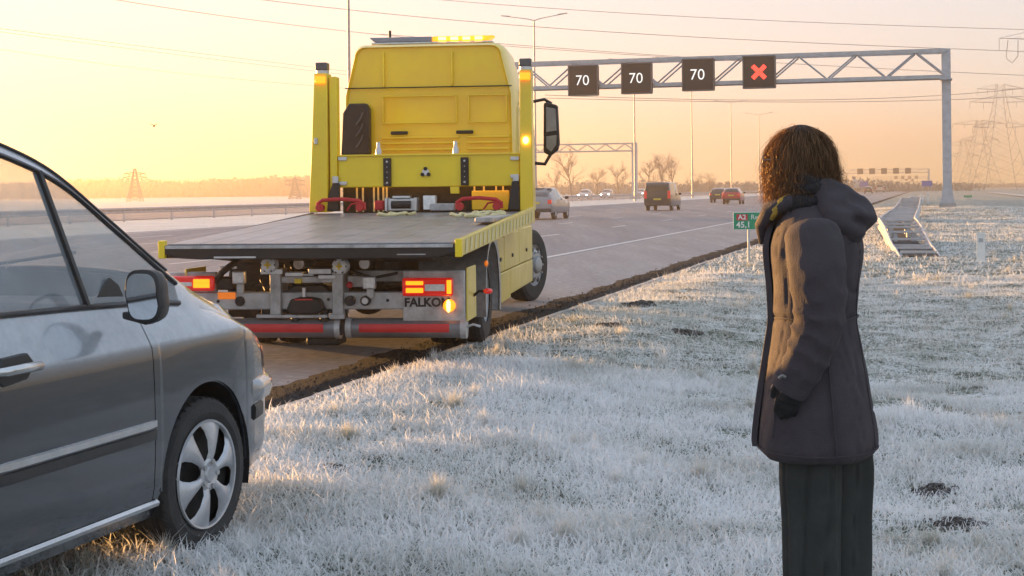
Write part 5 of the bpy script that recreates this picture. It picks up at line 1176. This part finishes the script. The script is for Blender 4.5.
person = thing('person', 'person in a long dark hooded coat and wide trousers, seen from behind at right', 'person', (PX, PD, 0.0), PT)
def remeshed(mb, name, mat, parent, voxel, smooth_it=4, disp=None):
    o = mb.build(name, mat, parent, recalc=True)
    r = o.modifiers.new('r', 'REMESH'); r.mode = 'VOXEL'; r.voxel_size = voxel; r.use_smooth_shade = True
    s = o.modifiers.new('s', 'SMOOTH'); s.iterations = smooth_it; s.factor = .5
    dg = bpy.context.evaluated_depsgraph_get(); me = bpy.data.meshes.new_from_object(o.evaluated_get(dg)); o.modifiers.clear(); old = o.data; o.data = me; bpy.data.meshes.remove(old)
    if not me.materials: me.materials.append(mat)
    me.polygons.foreach_set('use_smooth', [True]*len(me.polygons))
    return o
# ---- hands: palm, four fingers and a thumb, curled; c = wrist, dirn = down the hand, th = thumb side, pm_ = palm normal
def hand(mb, c, dirn, th, grow=0.):
    c = Vector(c); d = Vector(dirn).normalized(); t = Vector(th); t = (t - d*t.dot(d)).normalized(); nrm = d.cross(t).normalized()
    mb.tube([c - d*.03, c, c + d*.04, c + d*.085], [.026+grow,.027+grow,.030+grow,.028+grow], 10)
    for k, (off, L) in enumerate(((.028,.070),(.010,.078),(-.009,.073),(-.027,.058))):
        b = c + d*.075 + t*off; p1_ = b + d*L*.45 + nrm*.004; p2_ = p1_ + d*L*.32 + nrm*.018; p3_ = p2_ + d*L*.18 + nrm*.026
        mb.tube([b - d*.02, b, p1_, p2_, p3_], [.0095+grow,.0095+grow,.0088+grow,.008+grow,.0065+grow], 8)
    b = c + d*.02 + t*.024; mb.tube([b, b + t*.022 + d*.025, b + t*.028 + d*.055 + nrm*.01, b + t*.024 + d*.075 + nrm*.018], [.013+grow,.012+grow,.010+grow,.008+grow], 8)
SH = {-1: [(-.185,-.015,1.385),(-.228,-.04,1.25),(-.24,-.045,1.10),(-.245,-.01,.985),(-.24,.045,.885)], 1: [(.18,-.005,1.385),(.215,.02,1.25),(.225,.04,1.10),(.225,.08,.98),(.21,.12,.885)]}
HC = Vector((0,.048,1.578))
# ---- body (one continuous mesh)
bd_ = MB(); bd_.ball(HC, (.074,.094,.112), 24, 18); bd_.ball(HC + Vector((0,.035,-.055)), (.056,.062,.066), 20, 14)
bd_.ball(HC + Vector((0,.098,-.012)), (.013,.020,.024), 12, 10); bd_.ball(HC + Vector((0,.092,-.068)), (.024,.013,.010), 12, 8); bd_.ball(HC + Vector((0,.078,.03)), (.05,.02,.014), 12, 8)
for s in (-1, 1): bd_.ball(HC + Vector((s*.076,-.005,-.01)), (.010,.022,.032), 10, 8)
bd_.tube([(0,.03,1.52),(0,.01,1.43),(0,0,1.36)], [.054,.056,.075], 16)
bd_.loft([[(a*math.cos(t), b*math.sin(t), z) for t in np.linspace(0,6.283,25)[:-1]] for z, a, b in ((.84,.155,.10),(.95,.165,.105),(1.08,.135,.085),(1.22,.155,.10),(1.34,.17,.09),(1.41,.10,.06))])
for s in (-1, 1):
    bd_.tube(SH[s], [.055,.048,.042,.036,.028], 12); w_ = Vector(SH[s][-1]) + Vector((0,-.02,.05)); hand(bd_, w_, (0,.35,-1), (0,1,.2))
LEG = {-1: (-.085,.01), 1: (.085,-.055)}
for s in (-1, 1):
    lx, ly = LEG[s]; bd_.tube([(lx*.9,ly*.4,.90),(lx,ly*.7,.70),(lx,ly+.01,.48),(lx,ly-.01,.28),(lx,ly-.02,.09)], [.085,.078,.056,.052,.038], 14)
    bd_.ball((lx, ly+.06, .05), (.042,.12,.045), 14, 8)
remeshed(bd_, 'body', m_skin, person, .0075, 3)
for s in (-1, 1):
    e = MB().ball(HC + Vector((s*.031,.083,.008)), .012, 12, 8).build('eye', M('eye_white', (.7,.68,.66), .2), person, smooth=90); MB().ball(HC + Vector((s*.031,.0925,.008)), (.006,.003,.006), 10, 6).build('iris', M('iris', (.08,.05,.03), .2), e, smooth=90)
MB().ball(HC + Vector((0,.101,-.068)), (.022,.005,.006), 12, 6).build('mouth', M('lips', (.35,.12,.10), .5), person, smooth=90)
gs = MB()
for s in (-1, 1):
    g = MB().tube([HC + Vector((s*.034 + .026*math.cos(t), .108, .006+.02*math.sin(t))) for t in np.linspace(0, 6.283, 21)], .0018, 6).build('glasses_rim', m_zip, person, smooth=60)
    MB().tube([HC + Vector((s*.06,.107,.01)), HC + Vector((s*.078,.06,.012)), HC + Vector((s*.081,-.005,.012))], .0018, 6).build('glasses_temple', m_zip, person, smooth=60)
# ---- cloth loft with folds
def cloth(name, rings, mat, fold, nseg=84, parent=person, cap_top=True, seed=0):
    """rings: list of (centre, ax vector, ay vector) ; fold(z, ang) -> radial offset in metres"""
    R = []
    for i, (c, ax_, ay_) in enumerate(rings):
        row = []
        for k in range(nseg):
            t = 2*math.pi*k/nseg; dvec = ax_*math.cos(t) + ay_*math.sin(t); o = fold(i/(len(rings)-1), t, c.z)
            row.append(c + dvec + dvec.normalized()*o)
        R.append(row)
    mb = MB().loft(R, caps=cap_top); o = mb.build(name, mat, parent, smooth=180); return o
def interp_rings(keys, n):
    zs = [k[0] for k in keys]; out = []
    for z in np.linspace(zs[0], zs[-1], n):
        out.append([float(z)] + [smooth_tab([(k[0], k[i]) for k in keys], float(z)) for i in range(1, len(keys[0]))])
    return out
def nz(u, v, s): return float(vnoise(np.array([u]), np.array([v]), s)[0]) - .5
def per(t): return math.cos(t)*1.6 + 20, math.sin(t)*1.6 + 20
# coat: z, a (x half), b (y half), cy
CK = [(z_ + .045*max(0, min(1, (.9-z_)/.25)), a_*.965, b_*.955, c_) for z_, a_, b_, c_ in [(.60,.222,.178,.0),(.615,.236,.190,.0),(.64,.242,.195,.0),(.70,.240,.190,.0),(.85,.226,.172,.0),(1.0,.198,.148,.002),(1.08,.182,.136,.003),(1.18,.188,.140,.0),(1.30,.203,.150,-.002),(1.37,.190,.136,-.004),(1.42,.150,.108,.0),(1.455,.095,.085,.006)]]
def coat_fold(u, t, z):
    cx_, sy_ = per(t); low = max(0, min(1, (1.05-z)/.4))
    v = .007*low*math.sin(5*t + 3*nz(cx_, z*2, 3)) + .008*nz(cx_*1.2+z*1.1, sy_*1.2+z*2.2, 4) + .005*nz(cx_*2.6, z*11+sy_*2, 5) + .003*nz(cx_*6+z*9, sy_*6, 6)
    cz = abs(nz(cx_*2.2+z*3.1, sy_*2.2-z*5.3, 7)); v -= .006*math.exp(-(cz/.035)**2)
    v += -.006*math.exp(-((z-1.085)/.012)**2) - .004*math.exp(-((math.sin((t-4.71)/2))/.02)**2)*(1 if math.sin(t) < 0 else 0)
    v += .006*math.exp(-((z-1.00)/.03)**2)*nz(cx_*4, sy_*4, 8)
    return v
rg_ = [(Vector((0,cy,z)), Vector((a,0,0)), Vector((0,b,0))) for z, a, b, cy in interp_rings(CK, 120)]
coat = cloth('coat', rg_, m_coat, coat_fold, 110)
# front flap edge and zip, pocket welts, back seam, hem band
MB().tube([(-.02, .150+.0*z, z) if False else (-.03, smooth_tab([(k[0],k[2]) for k in CK], z)+.006, z) for z in np.linspace(.67,1.43,30)], .006, 6).build('zip', m_zip, coat, smooth=60)
fr = MB(); rows = []
for z in np.linspace(.668, 1.44, 40):
    b = smooth_tab([(k[0],k[2]) for k in CK], float(z)); a_ = smooth_tab([(k[0],k[1]) for k in CK], float(z)); rows.append([(-.055*1.0, b*math.sqrt(1-(.055/a_)**2)+.004, z), (-.05, b+.018, z), (.0, b+.028, z), (.03, b+.024, z), (.04, b+.004, z)])
MB().loft(rows, closed=False, caps=False).build('front_flap', m_coat, coat, smooth=60)
def polar(z, t, off=0.): a = smooth_tab([(k[0],k[1]) for k in CK], z)+off; b = smooth_tab([(k[0],k[2]) for k in CK], z)+off; return (a*math.cos(t), b*math.sin(t), z)
MB().tube([polar(z, 2.55+.28*(z-.8), .004) for z in np.linspace(.72,.95,12)], .006, 6).build('pocket_welt', m_coat, coat, smooth=60)
MB().tube([polar(z, .60-.28*(z-.8), .004) for z in np.linspace(.72,.95,12)], .006, 6).build('pocket_welt', m_coat, coat, smooth=60)
MB().tube([polar(1.085+.004*math.sin(3*t), t, .001) for t in np.linspace(math.pi*.62, math.pi*2.4, 60)], .0035, 6).build('waist_seam', m_coat, coat, smooth=60)
MB().tube([polar(.672, t, .004) for t in np.linspace(0, 6.283, 80)], .0028, 6).build('hem_stitch', m_coat, coat, smooth=60)
MB().tube([polar(1.31-.02*math.cos(2*t), t, .004) for t in np.linspace(math.pi*1.05, math.pi*1.95, 40)], .003, 6).build('yoke_seam', m_coat, coat, smooth=60)
MB().tube([polar(z, 4.55, .003) for z in np.linspace(.68,1.30,20)], .002, 6).build('back_seam', m_coat, coat, smooth=60)
MB().tube([polar(z, 3.55+.10*math.sin(z*3), .003) for z in np.linspace(.67,1.30,20)], .003, 6).build('side_seam', m_coat, coat, smooth=60)
# sleeves
def sleeve(s):
    key = [Vector(p) for p in SH[s]]; n_ = 70; pts = []
    for i in range(n_):
        u = i/(n_-1)*(len(key)-1); k = min(int(u), len(key)-2); f = u-k; p0, p1_, p2_, p3_ = key[max(k-1,0)], key[k], key[k+1], key[min(k+2,len(key)-1)]
        pts.append(.5*((2*p1_) + (-p0+p2_)*f + (2*p0-5*p1_+4*p2_-p3_)*f*f + (-p0+3*p1_-3*p2_+p3_)*f**3))
    rk = [(0,.062),(.08,.086),(.25,.089),(.5,.080),(.62,.075),(.8,.067),(.94,.060),(.97,.057),(1,.053)]
    rings = []
    for i, p in enumerate(pts):
        d = (pts[min(i+1,n_-1)] - pts[max(i-1,0)]).normalized(); ax_ = Vector((0,1,0)); ax_ = (ax_ - d*ax_.dot(d)).normalized(); ay_ = d.cross(ax_); r = smooth_tab(rk, i/(n_-1)); rings.append((p, ax_*r, ay_*r*.95))
    def fold(u, t, z):
        cx_, sy_ = per(t); el = math.exp(-((u-.56)/.22)**2)
        ph = u*26 + 1.6*nz(cx_, sy_, 11) + 2.2*nz(u*3, cx_, 12)
        sh_ = math.sin(ph + .9*math.sin(t+.5)); cz = abs(nz(cx_*1.5+u*4, sy_*1.5+u*9, 16))
        return (.0015+.005*el)*(1-2*abs(sh_)**.6) * (.5 + nz(cx_*1.3, u*5, 13)+.3) + .005*nz(cx_*1.2, u*6, 14) + .003*nz(cx_*4, u*20, 15) - .0025*math.exp(-(cz/.05)**2)
    o = cloth('sleeve', rings, m_coat, fold, 56); 
    e = pts[-1]; d = (pts[-1]-pts[-4]).normalized(); MB().tube([e - d*.022, e - d*.004, e + d*.012], [.060,.061,.057], 28).build('cuff', m_coat, o, smooth=60)
    g = MB(); hand(g, Vector(SH[s][-1]) - d*.045, (0,.35,-1), (0,1,.2), .0025); remeshed(g, 'glove', m_glove, person, .0045, 2)
sleeve(-1); sleeve(1)
MB().tube([Vector((-.31,.045,.925)), Vector((-.312,.055,.93)), Vector((-.308,.066,.922))], .006, 6).build('sleeve_badge', m_zip, person, smooth=60)
# hood lying on the back
def hoodmesh():
    V = []; nu, nv = 72, 44; mb = MB(); c = Vector((0,-.080,1.425))
    for i in range(nv+1):
        ph = math.pi*i/nv; row = []
        for j in range(nu):
            t = 2*math.pi*j/nu; x, y, z = math.sin(ph)*math.cos(t), math.sin(ph)*math.sin(t), math.cos(ph)
            p = Vector((x*.155, y*.098, z*.112))
            if z > 0: p.y += z*.05; p.x *= 1 - .25*z                      # pulled up to the nape
            if y < 0: p.z -= .018*(-y); p.y *= 1.02
            f = .012*math.sin(3.5*z + 2*x + 4*nz(x*2+5, z*2+5, 41)) + .014*nz(x*3+9, z*4+y*2, 42) + .005*nz(x*9+9, z*9+y*5, 43)
            row.append(c + p + Vector((x,y,z))*f)
        V.append(row)
    mb.loft(V, caps=False); return mb
hoodo = hoodmesh().build('hood', m_coat, person, smooth=180)
# scarf: wound rolls
for k, (z, a, b, r) in enumerate(((1.452,.098,.092,.028),(1.488,.092,.086,.026),(1.515,.084,.078,.022))):
    pts = [(a*math.cos(t), .02+b*math.sin(t), z + .012*math.sin(2*t+k) + .006*math.sin(5*t)) for t in np.linspace(0, 6.283, 40)]; MB().tube(pts, [r*(1+.2*math.sin(3*t+k*2)) for t in np.linspace(0,6.283,40)], 12).build('scarf', m_scarf, person, smooth=90)
MB().tube([(-.095,.06,1.475),(-.105,.085,1.455),(-.10,.11,1.43),(-.085,.125,1.40)], [.010,.015,.016,.008], 10).build('scarf_end', m_lining, person, smooth=90)
for s in (-1, 1): MB().tube([(s*.05,-.0,1.46),(s*.105,.06,1.455),(s*.085,.13,1.43),(s*.045,.165,1.38),(s*.03,.165,1.32)], [.02,.024,.026,.022,.012], 10).build('collar', m_coat, person, smooth=90)
# trousers: wide legs
for s in (-1, 1):
    lx, ly = LEG[s]; K = [(.045,.092,.096),(.2,.090,.093),(.4,.089,.093),(.6,.092,.098),(.8,.09,.088),(.95,.085,.08)]
    rings = [(Vector((lx, ly*(1 if z < .6 else 1-.5*(z-.6)/.35), z)), Vector((a,0,0)), Vector((0,b,0))) for z, a, b in interp_rings(K, 60)]
    def fold(u, t, z, s=s):
        cx_, sy_ = per(t); cz = abs(nz(cx_*1.4, z*1.3+sy_, 64)); return -.012*math.exp(-(cz/.03)**2) + .010*math.sin(4*t+1.2*s + 1.5*nz(cx_, z*1.5, 61)) + .014*math.exp(-((math.sin((t-1.4)/2))/.10)**2) - .012*math.exp(-((math.sin((t-2.3)/2))/.10)**2) + .008*nz(cx_*2, z*3, 62) + .004*nz(cx_*4, z*9, 63)
    cloth('trouser_leg', rings, m_trou, fold, 72)
    MB().loft([[(lx+a*math.cos(t), ly+.05+b*math.sin(t), z) for t in np.linspace(0,6.283,25)[:-1]] for z, a, b in ((.0,.046,.135),(.03,.048,.138),(.06,.044,.11),(.09,.04,.075),(.14,.042,.05))]).build('boot', m_boot, person, smooth=60)
# ---- hair
def hair(n):
    az = RNG.random(n)*2*np.pi; ph0 = np.arccos(1 - RNG.random(n)*1.12)*1.0
    az = np.where((np.cos(az - np.pi/2) > .74) & (ph0 > .75), az + np.pi*(.4+.6*RNG.random(n)), az)      # none growing from the face
    N = 12; ts_ = np.linspace(0, 1, N); L = .10 + .11*RNG.random(n); L *= np.where(ph0 < .8, 1.25, 1.0)*np.where(np.sin(az) < -.2, .84, 1.0)
    off = .002 + .012*RNG.random(n)**1.4; ph = ph0.copy(); clump = np.floor(RNG.random(n)*130); cp = np.random.default_rng(5).random((130, 6))[clump.astype(int)]
    az0 = az + (cp[:,0]-.5)*.5; P_ = []; drop = np.zeros(n); azc = az.copy()
    a, b, c = .074, .094, .112
    for k, t in enumerate(ts_):
        wave = np.sin(t*(6+5*cp[:,1]) + cp[:,2]*6.28)*(.010+.019*cp[:,3])*t; rad = off*(.35+1.1*np.sqrt(t)) + wave
        azk = az + (az0-az)*t + np.sin(t*5+cp[:,4]*6.28)*.16*t
        sp, cp_ = np.sin(np.minimum(ph, 1.72)), np.cos(np.minimum(ph, 1.72))
        x = (a+rad)*sp*np.cos(azk); y = (b+rad)*sp*np.sin(azk); z = (c+rad*.8)*cp_ - drop
        P_.append(np.stack([x, y, z], 1)); step = L/(N-1)
        dph = step/.095; over = np.clip(np.minimum(ph + dph - 1.72, dph), 0, None); drop = drop + over*.095*.92; ph = ph + dph
    P_ = np.stack(P_, 1) + np.array(HC)[None, None, :]
    cv = np.random.default_rng(9).normal(0, 1, (130, 3))[clump.astype(int)]*np.array([1, 1, .45]); P_ += (ts_**1.5)[None, :, None]*cv[:, None, :]*.009
    P_ += (np.cumsum(RNG.normal(0, .0016, (n, N, 3)), 1))
    fly = RNG.random(n) < .05; P_[fly] += np.cumsum(RNG.normal(0, .004, (fly.sum(), N, 3)) + np.array([0,0,.0012]), 1)
    d = np.gradient(P_, axis=1); out = P_ - np.array(HC); sd_ = np.cross(d, out); sd_ /= np.linalg.norm(sd_, axis=2, keepdims=True)+1e-9
    w = (.0008*(.6+.8*RNG.random(n)))[:, None, None] * (1 - .75*ts_[None, :, None]**2)
    tilt = RNG.normal(0, .7, n)[:, None, None]; on = out/np.linalg.norm(out, axis=2, keepdims=True); sd_ = sd_*np.cos(tilt) + on*np.sin(tilt)
    V = np.stack([P_-sd_*w, P_+sd_*w], 2).reshape(-1, 3); base = (np.arange(n)*N*2)[:, None] + (np.arange(N-1)*2)[None, :]; base = base.ravel()
    T_ = np.concatenate([np.stack([base, base+1, base+3], 1), np.stack([base, base+3, base+2], 1)])
    tone = np.repeat(np.clip(.25 + .5*cp[:,5] + RNG.normal(0, .18, n), 0, 1), N*2)
    return V, T_, tone
V_, T_, tone_ = hair(26000)
ho_ = npmesh('hair', V_, T_, mhair, {'tone': tone_}, person); ho_['kind'] = 'stuff'
mcap = M('hair_base', (.03,.018,.012), .8)
capv = MB().ball(HC + Vector((0,-.004,.006)), (.081,.100,.118), 24, 18).build('hair_base', mcap, person, smooth=90)
bmx = bmesh.new(); bmx.from_mesh(capv.data)
bmesh.ops.delete(bmx, geom=[v for v in bmx.verts if (v.co.y - HC.y > .045 and v.co.z < HC.z+.06) or v.co.z < HC.z-.085], context='VERTS'); bmx.to_mesh(capv.data); bmx.free()
# ================================================================== haze
mh = bpy.data.materials.new('haze'); mh.use_nodes = True; n = mh.node_tree.nodes; n.clear()
ho = n.new('ShaderNodeOutputMaterial'); pv = n.new('ShaderNodeVolumePrincipled')
pv.inputs['Color'].default_value = (.66,.57,.47,1); pv.inputs['Density'].default_value = .0011; pv.inputs['Anisotropy'].default_value = .66
mh.node_tree.links.new(pv.outputs[0], ho.inputs['Volume'])
hz = MB().box(-430, 760, -60, 1300, -1.2, 46).build('haze', mh); hz['kind'] = 'stuff'; hz['label'] = 'thin ground haze over the fields and the far road'; hz['category'] = 'haze'
